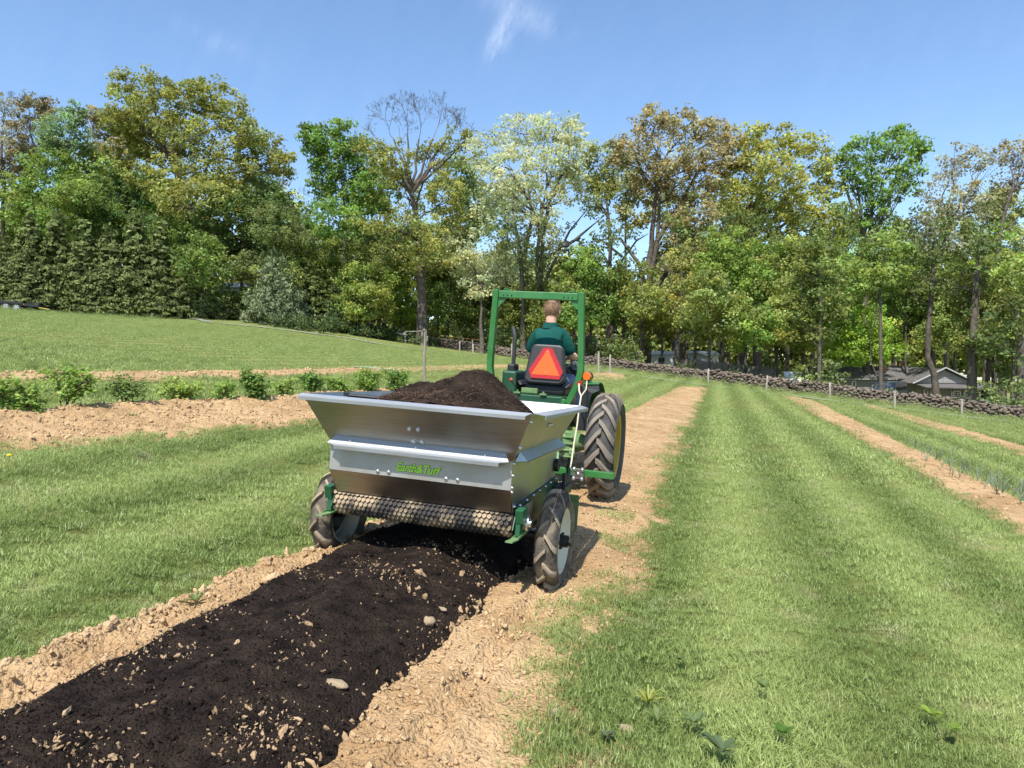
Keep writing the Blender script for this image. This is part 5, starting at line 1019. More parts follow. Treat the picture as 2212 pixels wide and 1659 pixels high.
# chassis
for s in (-1,1):
    f=MB(); f.plate([(s*.618,.22,.46),(s*.618,.30,.60),(s*.618,1.48,.64),(s*.618,1.48,.40),(s*.618,.80,.36)],.006,(s,0,0)); f.build('side_rail',M_gfr,sp)
    bolts([(s*.626,.34+.17*i,.595+.006*i) for i in range(7)],(s,0,0),.007)
    b=MB(); b.plate([(s*.630,.215,.585),(s*.630,.335,.595),(s*.630,.335,.52),(s*.630,.24,.50)],.05,(s,0,0)); b.plate([(s*.632,.31,.53),(s*.632,.34,.53),(s*.632,.35,.46),(s*.632,.30,.415),(s*.632,.25,.415),(s*.632,.31,.47)],.03,(s,0,0)); b.plate([(s*.632,.245,.51),(s*.632,.265,.51),(s*.632,.26,.42),(s*.632,.24,.42)],.03,(s,0,0)); b.build('roller_bracket',M_gfr2,sp,bevel=.003)
    b=MB(); b.bar((s*.640,.20,.408),(s*.640,.66,.425),.045,.010); b.bar((s*.636,.10,.415),(s*.640,.205,.408),.045,.008); b.plate([(s*.662,.20,.408),(s*.662,.66,.425),(s*.662,.66,.455),(s*.662,.20,.422)],.006,(s,0,0)); b.build('support_foot',M_gdull,sp)
    d=MB(); d.cyl((s*.66,ry,rz-.02),(s*.69,ry,rz-.02),.05,18); d.cyl((s*.69,ry,rz-.02),(s*.705,ry,rz-.02),.026,12); d.build('bearing',M_bolt,sp,smooth=True)
MB().plate([(.632,.42,.58),(.632,.62,.585),(.632,.60,.46),(.632,.50,.40),(.632,.42,.42)],.012,(1,0,0)).build('wood_patch',M_wood,sp)
# wheels: rim is the part, tyre and hub its sub-parts
def torus_r(x,w,ro_,rside,crown=.5):
    t=abs(x)/(w/2); return ro_-(ro_-rside)*max(0,(t-crown)/(1-crown))**2.2
def farm_wheel(par,c,Rt,Wt,Rr,nl,lh,rimm,tym,lugm,s,name='wheel',lw=.024,dish=.04):
    Ri=Rt-lh; rim=MB(); pr=[(-Wt*.36*s,Rr*1.04),(-Wt*.34*s,Rr*.93),(0,Rr*.88),(Wt*.34*s,Rr*.93),(Wt*.36*s,Rr*1.04),(Wt*.39*s,Rr*1.03),(Wt*.36*s,Rr*.90),(dish*s,Rr*.84),(dish*.4*s,Rr*.55),(dish*.9*s,Rr*.28),(dish*.9*s,.02)]
    rim.lathe(pr,c,'X',36); r=rim.build(name,rimm,par,smooth=True,ang=35)
    prof=[];m=14
    for i in range(m+1):
        x=-Wt/2+Wt*i/m; prof.append((x*.96,torus_r(x,Wt,Ri,Rt*.80)))
    prof=[(-Wt*.36,Rr*1.0),(-Wt*.47,Rr*1.10),(-Wt*.51,(Rr+Rt)*.5)]+prof+[(Wt*.51,(Rr+Rt)*.5),(Wt*.47,Rr*1.10),(Wt*.36,Rr*1.0)]
    tb=MB(); tb.lathe(prof,c,'X',64); tb.cur=1
    for i in range(nl):
        for sd in (-1,1):
            a0=6.283*(i+(.5 if sd>0 else 0))/nl; V=[];K=7
            for k in range(K):
                t=k/(K-1); x=sd*(-.06*Wt+t*.56*Wt); a=a0-(.95*(t**1.25))*(.62*Wt/Rt)*1.25; half=lw*(.55+.35*t)/Rt
                rb=torus_r(x,Wt,Ri,Rt*.80)-.008; rt=torus_r(x,Wt,Rt,Rt*.84); xx=x*.98
                for rr_,da in ((rb,-half*1.35),(rt,-half),(rt,half),(rb,half*1.35)):
                    V.append((c[0]+xx,c[1]-rr_*math.cos(a+da),c[2]+rr_*math.sin(a+da)))
            F_=[(4*k+j,4*k+(j+1)%4,4*k+4+(j+1)%4,4*k+4+j) for k in range(K-1) for j in range(4)]+[(0,1,2,3),(4*K-1,4*K-2,4*K-3,4*K-4)]; tb.add(V,F_)
    tb.build('tyre',[tym,lugm],r,smooth=True,ang=38)
    h=MB(); h.lathe([(dish*s-s*.012,Rr*.80),(dish*.4*s-s*.012,Rr*.52),(dish*.9*s-s*.012,Rr*.05)],c,'X',30); h.cyl((c[0]-s*.02,c[1],c[2]),(c[0]+s*(dish+.05),c[1],c[2]),Rr*.19,14); h.cyl((c[0]+s*(dish+.05),c[1],c[2]),(c[0]+s*(dish+.075),c[1],c[2]),Rr*.13,10)  # dark disc added behind the rim dish, its colour standing for shade and dirt
    for i in range(6):
        a=6.283*i/6; p=(c[0]+s*(dish*.9),c[1]+Rr*.24*math.cos(a),c[2]+Rr*.24*math.sin(a)); h.cyl(p,(p[0]+s*.018,p[1],p[2]),.008,6)
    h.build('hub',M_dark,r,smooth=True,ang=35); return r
farm_wheel(sp,(.785,.735,.315),.340,.150,.212,11,.026,M_rimw,M_mud,M_lug,1,lw=.018)
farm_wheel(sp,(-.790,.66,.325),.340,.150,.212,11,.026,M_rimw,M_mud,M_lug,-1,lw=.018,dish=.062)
MB().cyl((-.80,.70,.332),(.80,.73,.330),.028,12).build('axle',M_dark,sp)
g=MB(); g.lathe([(-.02,.03),(-.02,.062),(.02,.062),(.02,.03)],(.675,.735,.330),'X',24)
for i in range(18):
    a=6.283*i/18; g.box((.675,.735+.066*math.cos(a),.330+.066*math.sin(a)),(.04,.012,.012),Matrix.Rotation(a,3,'X'))
g.build('sprocket',M_dark,sp)
MB().tube([(.70,.735,.40),(.70,1.2,.47),(.70,1.4,.46)],.014,6).build('chain',M_dark,sp)
# tongue, jack, controls at the front
f=MB(); f.bar((-.55,1.42,.42),(0,2.86,.40),.07,.09); f.bar((.55,1.42,.42),(0,2.86,.40),.07,.09); f.bar((0,2.80,.40),(0,2.98,.39),.07,.06); f.build('tongue',M_gfr,sp)
MB().box((.30,1.62,.72),(.14,.12,.42)).build('control_box',mat('grey_control_box',(.42,.43,.44),.45,c2=(.5,.5,.5),nscale=4),sp,bevel=.006)
f=MB(); f.cyl((.40,1.70,.25),(.40,1.70,.98),.028,12); f.cyl((.40,1.70,.16),(.40,1.70,.27),.020,10); f.box((.40,1.70,.15),(.12,.12,.015)); f.build('jack',mat('galvanised_tube',(.5,.5,.48),.45,.7),sp)
MB().cyl((hw+.005,1.36,.735),(hw+.032,1.36,.735),.050,20).build('round_socket',M_black,sp,smooth=True)
for pth in ([(hw+.03,1.36,.735),(hw+.05,1.55,.73),(hw+.04,1.75,.70),(.55,1.85,.74),(.60,2.0,.60),(.55,2.2,.5)],[(hw+.06,1.32,.60),(hw+.08,1.5,.60),(hw+.07,1.62,.66),(hw+.02,1.75,.74)]): MB().tube(pth,.008,6).build('wire',M_black,sp,smooth=True)
f=MB(); f.box((hw+.06,1.40,.55),(.10,.26,.07)); f.bar((hw+.08,1.42,.55),(hw+.08,1.52,.78),.02,.03); f.bar((hw+.08,1.36,.58),(hw+.08,1.36,.68),.03,.05); f.build('latch_assembly',M_black,sp,bevel=.004)
MB().plate([(hw+.10,1.50,.50),(hw+.18,1.50,.50),(hw+.18,1.50,.22),(hw+.10,1.50,.22)],.006,(0,1,0)).build('mud_flap',M_gdull,sp)
# heap of compost standing in the hopper
n=90; xs_=np.linspace(-.735,.735,n); ys_=np.linspace(.025,1.49,n); X,Y=np.meshgrid(xs_,ys_)
def bump(cx,cy,h_,sx,sy): return h_*np.exp(-(((X-cx)/sx)**2+((Y-cy)/sy)**2))
Z=1.120+bump(.15,.60,.245,.35,.38)+bump(-.32,.62,.11,.22,.3)+bump(.24,.72,.05,.18,.2)+bump(-.05,.12,.07,.45,.2)+bump(.40,.35,.05,.25,.3)-.10*sig((-X-.48)/.05)-.12*sig((X-.60)/.05)*sig((Y-.50)/.1)-.06*sig((Y-1.15)/.1)
Z=Z+.030*fbm(X*6,Y*6,4,700)+.016*fbm(X*22,Y*22,3,710)
Z=np.minimum(Z,1.5); kz=np.clip((np.minimum(Z,1.19)-.89)/.3,0,1); X=np.clip(X,-(.612+.138*kz)+.012,(.612+.138*kz)-.012); Y=np.clip(Y,.152*(1-kz)+.012,1.40+.12*kz-.012)
edge=np.minimum(np.minimum(X+.735,.735-X),np.minimum(Y-.025,1.49-Y)); Z=Z-.05*np.exp(-edge/.02)*(Y>.3); lim=1.19-.3*0
Z=np.where((edge<.02)&(Y>.1),np.minimum(Z,1.15),Z)
i=np.arange(n*n).reshape(n,n); qd=np.stack([i[:-1,:-1],i[:-1,1:],i[1:,1:],i[1:,:-1]],-1).reshape(-1,4); hv=np.stack([X,Y,Z],-1).reshape(-1,3)
# skirt inside the hopper gives the heap its depth
M_comph=mat('heaped_compost',(.012,.008,.006),.95,c2=(.040,.027,.019),nscale=9,bump=1.0,bscale=60,spec=.08,detail=9)
heap=link('compost_heap',npmesh('compost_heap',hv,qd,mat=M_comph,smooth=True)); heap.matrix_world=sp.matrix_world.copy(); tag(heap,'rounded heap of dark compost piled up in the steel hopper','compost heap')
def onheap(k): return hv[k]
fib=MB(); fr=np.random.RandomState(5)
for k in fr.randint(0,n*n,1500):
    p=Vector(hv[k]); d=Vector((fr.randn(),fr.randn(),.5*fr.randn())).normalized()*(.012+.03*fr.rand()); fib.tube([p-d*.5+Vector((0,0,.004)),p+d*.5+Vector((0,0,.006))],.0014,3,False)
for c_ in ((-.08,.16,.16,.10),):
    for _ in range(260):
        x=c_[0]+c_[2]*fr.randn(); y=c_[1]+.06*fr.randn(); ii=int(np.clip((y-.025)/1.465*n,0,n-1))*n+int(np.clip((x+.735)/1.47*n,0,n-1)); p=Vector(hv[ii]); d=Vector((fr.randn(),fr.randn(),.3*fr.randn())).normalized()*.035; fib.tube([p-d*.5+Vector((0,0,.006)),p+d*.5+Vector((0,0,.01))],.0018,3,False)
fo=fib.build('fibres',mat('wood_fibre',(.13,.075,.042),.9,c2=(.05,.03,.02),nscale=30),heap); fo['kind']='stuff'
tl_=MB(); tl_.tube([(-.50,.12,1.200),(-.30,.14,1.198),(-.05,.18,1.185)],.012,8); tl_.box((-.505,.12,1.205),(.03,.03,.022)); 
o=tl_.build('tool_handle',M_black,None,smooth=True); o.matrix_world=sp.matrix_world.copy(); tag(o,'black tool handle lying half buried in the compost at the left of the hopper','tool handle')
# ================================================================ TRACTOR
tm=frame(TH,.065,0,Vector((.209,7.80,.255))); tt_=empty('tractor',tm); tag(tt_,'green tractor with a green roll bar, black seat and orange slow vehicle triangle','tractor')
farm_wheel(tt_,(.79,0,.552),.555,.30,.34,17,.035,M_yel,M_tread,M_lugt,1,'rear_wheel',.045,.02)
farm_wheel(tt_,(-.79,0,.552),.555,.30,.34,17,.035,M_yel,M_tread,M_lugt,-1,'rear_wheel',.045,.02)
for s in (1,-1): farm_wheel(tt_,(s*.52,1.62,.30),.31,.16,.19,15,.015,M_yel,M_tread,M_tread,s,'front_wheel',.03,.02)
MB().bar((-.5,1.62,.32),(.5,1.62,.32),.08,.09).build('front_axle',M_gbr,tt_)
# rear axle castings
b=MB(); b.tube([(-.62,0,.553),(-.5,0,.553),(-.36,0,.553),(.36,0,.553),(.5,0,.553),(.66,0,.553)],[.055,.10,.13,.13,.10,.055],16); b.build('axle_housing',M_gdull,tt_,smooth=True,ang=30)
b=MB(); b.box((0,.28,.62),(.44,.66,.42)); b.box((0,.9,.60),(.34,.9,.36)); b.build('transmission_case',M_gdull,tt_,bevel=.03)
for s in (1,-1):
    b=MB(); b.tube([(s*.40,-.06,.37),(s*.40,-.06,.66)],[.062,.058],10); b.cyl((s*.40,-.06,.60),(s*.46,-.04,.60),.07,14); b.cyl((s*.40,-.06,.44),(s*.46,-.04,.44),.085,14)
    for z in (.40,.47,.54,.61): b.box((s*.40,-.075,z),(.115,.12,.018))
    b.build('final_drive_case',M_gdull,tt_,bevel=.008)
    b=MB(); b.bar((s*.28,.1,.42),(s*.36,-.76,.36),.05,.04); b.bar((s*.36,-.42,.40),(s*.30,-.16,.86),.03,.03); b.build('lift_arm',M_gbr,tt_)
b=MB(); b.bar((-1.0,-.78,.355),(1.0,-.78,.355),.06,.062); b.build('drawbar',M_gbr,tt_,bevel=.004)
b=MB(); 
for x in (.62,.70): b.box((x,-.82,.345),(.028,.02,.13))
b.box((.66,-.80,.345),(.10,.03,.10)); b.build('clevis_plate',mat('worn_steel',(.25,.24,.23),.5,.8),tt_,bevel=.003)
bolts([(x,-.835,z) for x in (.62,.70) for z in (.39,.30)]+[(.66,-.82,.345)],(0,-1,0),.014,tt_)
MB().bar((0,-.2,.33),(0,-.80,.36),.06,.03).build('hitch_bar',M_dark,tt_)
# roll bar: posts curve inward at the foot
for s in (1,-1):
    pts=[(s*.470,-.22,2.15),(s*.490,-.20,1.75),(s*.508,-.18,1.40),(s*.508,-.178,1.30),(s*.490,-.176,1.20),(s*.445,-.172,1.08),(s*.395,-.17,.97),(s*.375,-.165,.88)]
    b=MB(); P=[Vector(p) for p in pts]; V=[];F_=[]
    for i,p in enumerate(P):
        t=(P[min(i+1,len(P)-1)]-P[max(i-1,0)]).normalized(); r=Vector((0,1,0)).cross(t).normalized(); 
        for a_,c_ in ((-1,-1),(1,-1),(1,1),(-1,1)): V.append(p+r*(a_*.031)+Vector((0,1,0))*(c_*.042))
    m=len(P); F_=[(4*i+j,4*i+(j+1)%4,4*i+4+(j+1)%4,4*i+4+j) for i in range(m-1) for j in range(4)]+[(3,2,1,0),(4*m-4,4*m-3,4*m-2,4*m-1)]; b.add(V,F_); b.build('roll_bar_post',M_gbr,tt_,bevel=.005)
    MB().plate([(s*.440,-.235,2.06),(s*.345,-.235,2.06),(s*.445,-.235,1.955)],.012,(0,1,0)).build('gusset',M_gbr,tt_)
    b=MB(); b.box((s*.375,-.165,.86),(.09,.13,.12)); b.box((s*.33,-.165,.82),(.14,.14,.04)); b.cyl((s*.35,-.24,.98),(s*.35,-.20,.98),.03,12); b.build('roll_bar_foot',M_gbr,tt_,bevel=.006)
b=MB(); b.box((0,-.22,2.098),(.876,.07,.078)); b.build('roll_bar_beam',M_gbr,tt_,bevel=.006)
bolts([(x,-.256,2.088) for x in (-.38,-.335,-.29,.29,.335,.38)],(0,-1,0),.005,tt_)
for o in tt_.children:
    if o.name.startswith('bolt') and abs(o.data.vertices[0].co.z-2.088)<.02: o.data.materials[0]=M_dark
for x in (-.36,.36): MB().tube([(x-.03,-.22,2.137),(x-.03,-.22,2.155),(x+.03,-.22,2.155),(x+.03,-.22,2.137)],.008,6).build('loop',M_gbr,tt_)
# fenders
for s in (1,-1):
    ring=[(math.cos(math.radians(a)),math.sin(math.radians(a))) for a in range(78,176,7)]; R0=.645
    b=MB(); inner=[(s*.535,-R0*c,.552+R0*k) for c,k in ring]; b.plate(inner+[(s*.535,.45,.80),(s*.535,-.12,.80)],.006,(s,0,0)); b.build('fender_side',M_gfr,tt_)
    b=MB()
    for i in range(len(ring)-1):
        (c0,k0),(c1,k1)=ring[i],ring[i+1]; b.plate([(s*.53,-R0*c0,.552+R0*k0),(s*.53,-R0*c1,.552+R0*k1),(s*.69,-(R0+.01)*c1,.552+(R0+.01)*k1),(s*.69,-(R0+.01)*c0,.552+(R0+.01)*k0)],.008,(0,-c0,k0))
    b.build('fender_top',M_gbr,tt_)
    b=MB(); b.plate([(s*.50,-.16,1.165),(s*.70,-.16,1.185),(s*.71,-.17,1.135),(s*.64,-.18,1.10),(s*.61,-.18,1.00),(s*.60,-.18,.70),(s*.50,-.18,.70)],.008,(0,1,0)); b.build('fender_shade',M_black,tt_)  # black plate added to stand for the shade under the fender
    if s<0: continue
    am=MB(); am.lathe([(-.035,.001),(-.035,.040),(-.015,.050),(.015,.050),(.03,.042),(.03,.001)],(s*.548,-.05,1.268),'Y',22); am.build('amber_lamp',mat('amber_lens',(.62,.13,.006),.25,coat=.6),tt_,smooth=True,ang=50)
    MB().cyl((s*.548,-.02,1.268),(s*.548,.05,1.268),.051,20).build('lamp_housing',M_black,tt_,smooth=True,ang=50)
    MB().box((s*.56,.0,1.205),(.03,.03,.06)).build('lamp_stem',M_gbr,tt_)
    MB().cyl((s*.50,-.20,1.195),(s*.50,-.14,1.195),.026,14).build('red_lamp',mat('red_lens',(.35,.015,.01),.3),tt_,smooth=True,ang=50)
# seat
def rsuper(hw_,z0,z1,topn,r,y): 
    pts=[]
    for (cx,cz,a0,a1,w) in ((hw_-r,z0+r,-90,0,hw_),(topn-r,z1-r,0,90,topn),(-topn+r,z1-r,90,180,topn),(-hw_+r,z0+r,180,270,hw_)):
        for k in range(6):
            a=math.radians(a0+(a1-a0)*k/5); pts.append((cx+r*math.cos(a),y,cz+r*math.sin(a)))
    return pts
def seat_back(pts,lean,th):
    return [(x+.02,y+lean*(z-1.15),z) for x,y,z in pts]
b=MB(); b.plate(seat_back(rsuper(.235,1.145,1.590,.190,.07,.205),.16,0),.10,(0,1,-.1)); b.build('seat_back',M_black,tt_,bevel=.02)
b=MB(); b.plate(seat_back(rsuper(.212,1.165,1.570,.168,.06,.193),.16,0),.012,(0,1,-.1)); b.build('seat_shell',mat('seat_shell',(.020,.019,.019),.55,c2=(.030,.028,.027),nscale=5),tt_,bevel=.004)
b=MB(); b.box((.02,.50,1.085),(.46,.50,.12)); b.build('seat_cushion',M_black,tt_,bevel=.04)
b=MB(); b.plate([(.23,.25,1.12),(.27,.30,1.17),(.27,.66,1.17),(.23,.72,1.10)],.05,(1,0,0)); b.plate([(-.23,.25,1.12),(-.23,.72,1.10),(-.27,.66,1.17),(-.27,.30,1.17)],.05,(-1,0,0)); b.build('seat_bolster',M_black,tt_,bevel=.015)
# slow vehicle triangle on the seat back
def tri_plane(pts): return [(x+.035,.176+.16*(z-1.15),z) for x,z in pts]
SEAT=[]
sg=MB().plate(tri_plane([(-.047,1.545),(.047,1.545),(.188,1.296),(.158,1.215),(-.158,1.215),(-.188,1.296)]),.004,(0,1,-.16)).build('slow_vehicle_sign',mat('red_reflective',(.36,.004,.010),.45,c2=(.46,.008,.014),nscale=40),tt_)
MB().plate([(x,y-.003,z) for x,y,z in tri_plane([(-.003,1.533),(.003,1.533),(.160,1.250),(-.160,1.250)])],.002,(0,1,-.16)).build('orange_triangle',mat('orange_fluorescent',(.85,.10,.003),.5),sg)
b=MB(); Q_=tri_plane([(-.050,1.549),(.050,1.549),(.193,1.296),(.161,1.211),(-.161,1.211),(-.193,1.296)])
for i in range(6): b.bar(Vector(Q_[i])+Vector((0,.002,0)),Vector(Q_[(i+1)%6])+Vector((0,.002,0)),.003,.004)
b.build('sign_edge',mat('red_edge',(.42,.05,.05),.5),sg)
bolts([tri_plane([(0,z)])[0] for z in (1.505,1.275)],(0,-1,.1),.005,tt_)
# platform, hood, dash, steering
b=MB(); b.box((0,.05,.98),(.62,.34,.10)); b.box((0,.55,.84),(.92,.9,.05)); b.build('platform',M_gfr,tt_,bevel=.01)
b=MB(); b.box((-.06,-.10,1.075),(.18,.03,.055)); b.build('seat_bracket',M_gdull,tt_,bevel=.004)
for x in (-.19,.10):
    b=MB(); b.cyl((x,-.12,1.03),(x,-.12,1.075),.012,8); b.box((x,-.12,1.045),(.07,.05,.016)); b.build('coupler',M_gdull,tt_)
b=MB(); b.box((-.36,.35,1.10),(.17,.50,.34)); b.build('side_console',M_gfr,tt_,bevel=.025)
MB().box((-.39,.35,1.30),(.09,.2,.09)).build('console_gauge',M_black,tt_,bevel=.02)
for x,k in ((-.285,mat('red_knob',(.42,.06,.03),.4)),):
    b=MB().tube([(x+.12,.0,1.00),(x+.05,-.05,1.10),(x,-.06,1.16)],.007,6).build('lever',M_dark,tt_); MB().ball((x,-.06,1.175),.022,10,6).build('lever_knob',k,b,smooth=True)
b=MB(); sec=lambda y,w,z1: [(-w,y,.78),(-w,y,z1-.10),(-w*.8,y,z1-.02),(-w*.4,y,z1),(w*.4,y,z1),(w*.8,y,z1-.02),(w,y,z1-.10),(w,y,.78)]
A_=[sec(1.02,.30,1.30),sec(1.6,.28,1.26),sec(2.25,.25,1.20),sec(2.32,.24,1.16)]; V=[p for q in A_ for p in q]; b.add(V,[(8*i+j,8*i+(j+1)%8,8*i+8+(j+1)%8,8*i+8+j) for i in range(3) for j in range(8)]+[tuple(range(8))[::-1],tuple(range(24,32))]); b.build('hood',M_gbr,tt_,bevel=.01)
MB().box((0,.98,1.13),(.50,.08,.50)).build('dash_panel',M_black,tt_,bevel=.02)
MB().box((0,2.33,.96),(.36,.03,.32)).build('front_grille',M_black,tt_)
b=MB(); sc_=Vector((0,.86,1.40)); ax=Vector((0,-.55,.83)).normalized(); e1=Vector((1,0,0)); e2=ax.cross(e1)
b.tube([sc_+(e1*math.cos(6.283*k/28)+e2*math.sin(6.283*k/28))*.185 for k in range(29)],.013,8)
for k in range(3): a=6.283*k/3+.5; b.bar(sc_-ax*.03,sc_+(e1*math.cos(a)+e2*math.sin(a))*.18,.022,.012)
b.cyl(sc_-ax*.04,sc_+ax*.01,.035,12); b.cyl(sc_-ax*.30,sc_-ax*.03,.022,10); b.build('steering_wheel',M_black,tt_,smooth=True,ang=50)
b=MB(); b.tube([(-.545,.9,.98),(-.545,.9,1.10),(-.545,.9,1.60),(-.550,.91,1.68),(-.575,.94,1.745),(-.60,.98,1.785)],[.034,.026,.026,.026,.026,.026],12); b.build('exhaust_pipe',mat('exhaust_black',(.022,.022,.022),.65),tt_,smooth=True,ang=50)
b=MB(); b.tube([(-.30,1.1,.95),(-.45,1.0,.96),(-.545,.9,.98)],.03,10); b.tube([(-.50,.89,.99),(-.50,.89,1.15)],.012,8); b.build('exhaust_elbow',M_gdull,tt_,smooth=True)
b=MB(); b.lathe([(-.03,.001),(-.034,.03),(-.03,.05),(.0,.056),(.04,.045),(.07,.02),(.075,.001)],(.235,.88,1.365),'Y',22); b.build('work_lamp',mat('lamp_chrome',(.62,.64,.64),.18,.9),tt_,smooth=True,ang=60)
MB().cyl((.235,.845,1.365),(.235,.84,1.365),.04,18).build('lamp_lens',mat('lamp_glass',(.30,.33,.33),.08,.6),tt_)
MB().tube([(.20,.98,1.2),(.235,.95,1.28),(.235,.90,1.33)],.012,6).build('lamp_arm',M_black,tt_)
# cream cable from lamp plug down to the drawbar
b=MB(); b.tube([(.50,-.22,1.19),(.52,-.30,1.12),(.555,-.36,1.07),(.555,-.42,.95),(.56,-.5,.78),(.555,-.58,.60),(.56,-.68,.42),(.55,-.80,.30),(.50,-.86,.245),(.44,-.9,.275)],.0085,8); b.tube([(.57,-.16,1.22),(.585,-.26,1.14),(.555,-.36,1.07)],.007,8); b.build('light_cable',M_cable,tt_,smooth=True)
b=MB().tube([(.44,-.9,.275),(.40,-.95,.34),(.38,-1.0,.40),(.36,-1.1,.36)],.009,6).build('light_cable',M_black,tt_,smooth=True)
b=MB(); b.tube([(.60,.10,.98),(.66,.12,.90),(.66,.12,.80)],.012,6); b.build('fender_stay',M_cable,tt_,smooth=True)
# ================================================================ DRIVER
def skin(name,V,E,R,mat_,par,sub=2,root=0):
    me=bpy.data.meshes.new(name); me.from_pydata([tuple(v) for v in V],E,[]); o=bpy.data.objects.new(name,me); COL.objects.link(o)
    sk=o.modifiers.new('skin','SKIN'); sk.use_smooth_shade=True; sk.branch_smoothing=.4
    for i,r in enumerate(R): me.skin_vertices[0].data[i].radius=(r,r) if isinstance(r,(int,float)) else r
    me.skin_vertices[0].data[root].use_root=True
    s=o.modifiers.new('sub','SUBSURF'); s.levels=sub; s.render_levels=sub
    bpy.context.view_layer.update(); m2=bpy.data.meshes.new_from_object(o.evaluated_get(bpy.context.evaluated_depsgraph_get())); bpy.data.objects.remove(o)
    m2.materials.clear(); m2.materials.append(mat_); m2.polygons.foreach_set('use_smooth',np.ones(len(m2.polygons),bool)); return link(name,m2,par)
M_skin=mat('skin',(.50,.27,.19),.55,c2=(.56,.32,.23),nscale=5); M_shirt=mat('dark_green_shirt',(.004,.062,.052),.85,c2=(.006,.078,.064),nscale=6,bump=.8,bscale=9,spec=.2)
M_jean=mat('blue_jeans',(.055,.085,.16),.9,c2=(.16,.20,.29),nscale=9,bump=.5,bscale=16); M_hair=mat('short_brown_hair',(.22,.125,.07),.6,c2=(.34,.21,.12),nscale=60,bump=.8,bscale=130); M_boot=mat('brown_boot',(.09,.055,.03),.7)
SEATV=Vector((.03,-.13,0))
for o in tt_.children:
    n_=o.name.split('.')[0]
    if n_ in ('seat_back','seat_shell','seat_cushion','seat_bolster','slow_vehicle_sign','steering_wheel'): o.location=SEATV
    if n_ in ('roll_bar_post','gusset','roll_bar_foot','roll_bar_beam','loop'): o.location=(-.03,.12,.004)
    if n_=='bolt': o.location=(-.03,.12,.004) if o.data.vertices[0].co.z>2 else (SEATV if o.data.vertices[0].co.z>1.1 else (0,0,0))
pe=empty('person',tm@Matrix.Translation(SEATV)); tag(pe,'driver with short light brown hair in a dark green polo shirt and jeans','person')
cx=.0; jV=[]; 
V=[(cx,.47,1.17),(cx,.46,1.33),(cx,.45,1.50),(cx,.46,1.66),(cx-.005,.475,1.78),(cx-.01,.495,1.865),(cx-.012,.52,1.94)]; R=[(.13,.105),(.14,.105),(.155,.115),(.155,.105),(.075,.07),(.066,.066),(.072,.075)]; E=[(i,i+1) for i in range(6)]
def chain(a,pts,rs):
    for p,r in zip(pts,rs): V.append(p);R.append(r);E.append((a,len(V)-1)); a=len(V)-1
    return a
wr=[]
for s in (1,-1):
    hx_=(.245,.80,1.475) if s>0 else (-.19,.82,1.50); a=chain(3,[(cx+s*.145,.46,1.705),(cx+s*.192,.49,1.60),(cx+s*.225,.56,1.475),(hx_[0]+s*.01,.69,1.465),hx_],[.060,.050,.045,.040,.030]); wr.append(a)
    chain(0,[(cx+s*.10,.55,1.165),(cx+s*.17,.80,1.18),(cx+s*.21,.97,1.15),(cx+s*.21,1.0,.98),(cx+s*.21,1.02,.80),(cx+s*.21,1.0,.71)],[.085,.08,.062,.055,.045,.042])
body=skin('body',V,E,R,M_skin,pe)
bm=bmesh.new(); bm.from_mesh(body.data)
def ell(c,r,n=20,m=14,shape=None):
    b=MB().ball((0,0,0),1,n,m); vs=[]
    for p in b.v:
        q=Vector(p)
        if shape: q=shape(q)
        vs.append(bm.verts.new((c[0]+q.x*r[0],c[1]+q.y*r[1],c[2]+q.z*r[2])))
    for f in b.f:
        try: g_=bm.faces.new([vs[i] for i in f]); g_.smooth=True
        except Exception: pass
HC=(cx-.012,.540,1.975)
def headshape(q):
    x,y,z=q
    if z<0: x*=1+.22*z; y=y*(1+.10*z)+.10*(-z)
    if y>.8 and -.25<z<.15: y+=.16*math.exp(-(x/.18)**2)*max(0,1-abs(z+.08)/.22)
    return Vector((x,y,z))
ell(HC,(.084,.104,.120),24,18,headshape)
for s in (1,-1): ell((HC[0]+s*.088,HC[1]-.005,HC[2]-.012),(.011,.022,.033),10,8)
def fingers(w,s,pal):
    w=Vector(w); d=Vector(pal).normalized(); up=Vector((0,-.4,.9)).normalized(); sdv=d.cross(up).normalized()
    hv_=[w,w+d*.045,w+d*.085]; 
    t=MB(); t.tube(hv_,[.026,.034,.030],10)
    for i in range(4):
        b0=w+d*.08+sdv*(.027-.018*i); l=(.036,.042,.040,.032)[i]; t.tube([b0,b0+d*l*.6-up*.012,b0+d*l*.7-up*.04,b0+d*l*.15-up*.058],[.0105,.010,.009,.008],7)
    th=w+d*.025+sdv*(.03 if s<0 else -.03); t.tube([th,th+d*.03+sdv*(.02 if s<0 else -.02),th+d*.055+sdv*(.012 if s<0 else -.012)-up*.02],[.013,.0115,.009],7)
    vs=[bm.verts.new(p) for p in t.v]
    for f in t.f:
        try: g_=bm.faces.new([vs[i] for i in f]); g_.smooth=True
        except Exception: pass
fingers((.242,.80,1.478),1,(-.55,.75,.15)); fingers((-.19,.82,1.50),-1,(.2,.9,-.1))
bm.to_mesh(body.data); bm.free()
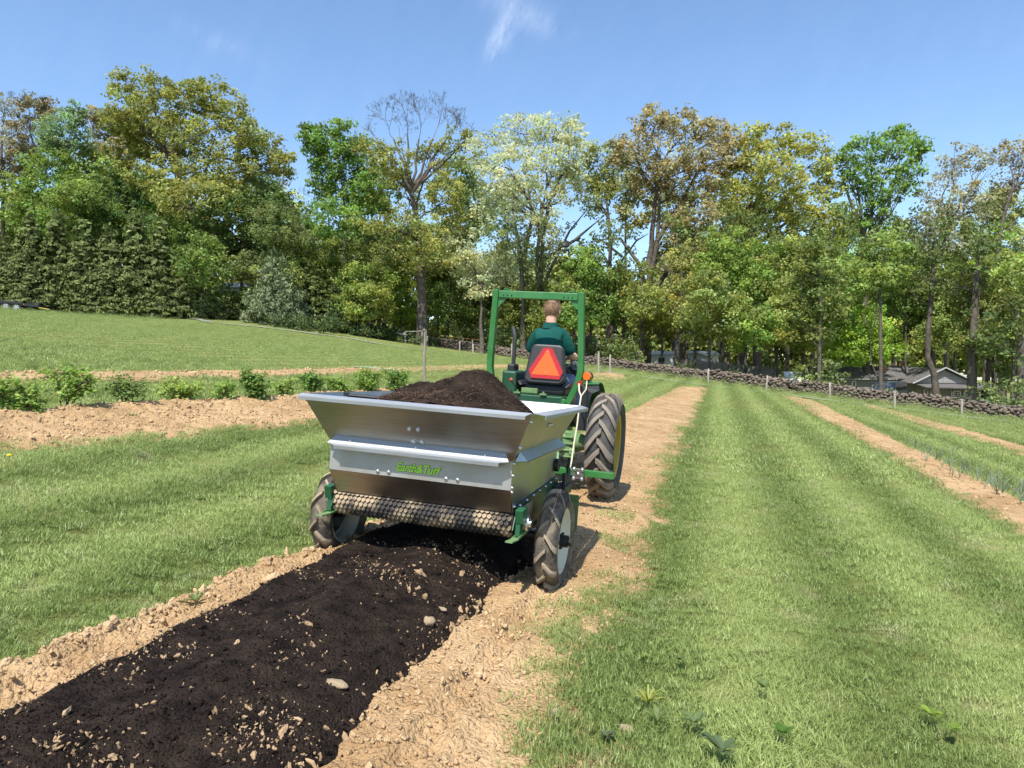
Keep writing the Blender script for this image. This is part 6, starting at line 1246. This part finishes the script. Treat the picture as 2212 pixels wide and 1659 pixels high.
# hair cap: thick cropped cap from nape to brow with tufts
hb_=MB().ball((0,0,0),1,40,28); P=[]; keep=set()
for i,p in enumerate(hb_.v):
    q=headshape(Vector(p)); f_=1.085+.035*vn(np.array([p[0]*7+p[2]*3]),np.array([p[1]*7-p[2]*5]),9)[0]+.05*max(0,p[2]-.3); P.append((HC[0]+q.x*.084*f_,HC[1]+q.y*.104*f_,HC[2]+q.z*.120*f_+.004))
    lim=-.66 if p[1]<-.15 else (-.15 if p[1]<.25 else .42)
    if p[2]>lim and not (abs(p[0])>.86 and p[2]<.02 and p[1]>-.3): keep.add(i)
hm=MB(); hm.v=P; hm.n=len(P); hm.f=[f for f in hb_.f if all(i in keep for i in f)]; hm.mi=[0]*len(hm.f)
hr_=np.random.RandomState(3); kk=[i for i in keep if hb_.v[i][2]>-.55]
for i in [kk[j] for j in hr_.randint(0,len(kk),900)]:
    q=Vector(P[i]); nd=(q-Vector(HC)).normalized(); d=(nd*.7+Vector((hr_.randn()*.3,-.1+hr_.randn()*.3,-.25))).normalized()*(.010+.014*hr_.rand()*(1 if q.z>HC[2] else .4)); q=q+Vector(hr_.randn(3)*.006); hm.tube([q-nd*.004,q+d],[.0022,.0006],3,False)
hm.build('hair',M_hair,pe,smooth=True)
V=[(cx,.45,1.16),(cx,.455,1.30),(cx,.445,1.45),(cx,.445,1.58),(cx,.455,1.69),(cx-.006,.475,1.80)]; R=[(.175,.125),(.180,.130),(.188,.138),(.192,.140),(.158,.122),(.084,.084)]; E=[(i,i+1) for i in range(5)]
for s in (1,-1): chain(4,[(cx+s*.135,.465,1.715),(cx+s*.180,.485,1.640),(cx+s*.212,.525,1.545),(cx+s*.226,.555,1.495)],[.084,.084,.082,.080])
shirt=skin('shirt',V,E,R,M_shirt,pe)
col_=MB(); n_=22
pc=[]
for k in range(n_+1):
    a=math.radians(-60-240*k/n_)+math.pi; a=math.radians(120+300*k/n_-60); pc.append((math.cos(a),math.sin(a)))
V=[];F_=[]
for (c_,s_) in pc: 
    for r_,z_ in ((.070,1.838),(.077,1.846),(.098,1.778),(.088,1.772)): V.append((cx-.008+c_*r_,.49+s_*r_*1.02,z_+.006*s_))
for k in range(n_): 
    for j in range(4): F_.append((4*k+j,4*k+(j+1)%4,4*k+4+(j+1)%4,4*k+4+j))
col_.add(V,F_); col_.build('collar',M_shirt,shirt,smooth=True)
V=[(cx,.46,1.20),(cx,.47,1.14)]; R=[(.165,.125),(.155,.115)]; E=[(0,1)]
for s in (1,-1): chain(1,[(cx+s*.105,.56,1.165),(cx+s*.175,.80,1.185),(cx+s*.215,.985,1.155),(cx+s*.212,1.02,.98),(cx+s*.21,1.03,.78),(cx+s*.21,1.02,.72)],[.100,.096,.080,.068,.062,.062])
skin('jeans',V,E,R,M_jean,pe)
for s in (1,-1):
    b=MB(); b.ball((cx+s*.21,1.09,.70),1,14,8,(.05,.13,.05)); b.box((cx+s*.21,1.09,.665),(.09,.25,.02)); b.cyl((cx+s*.21,1.02,.70),(cx+s*.21,1.02,.78),.052,12); b.build('boot',M_boot,pe,smooth=True,ang=50)
for s in (1,-1): MB().box((s*.21,1.08,.636),(.2,.34,.03)).build('foot_plate',M_gbr,tt_)
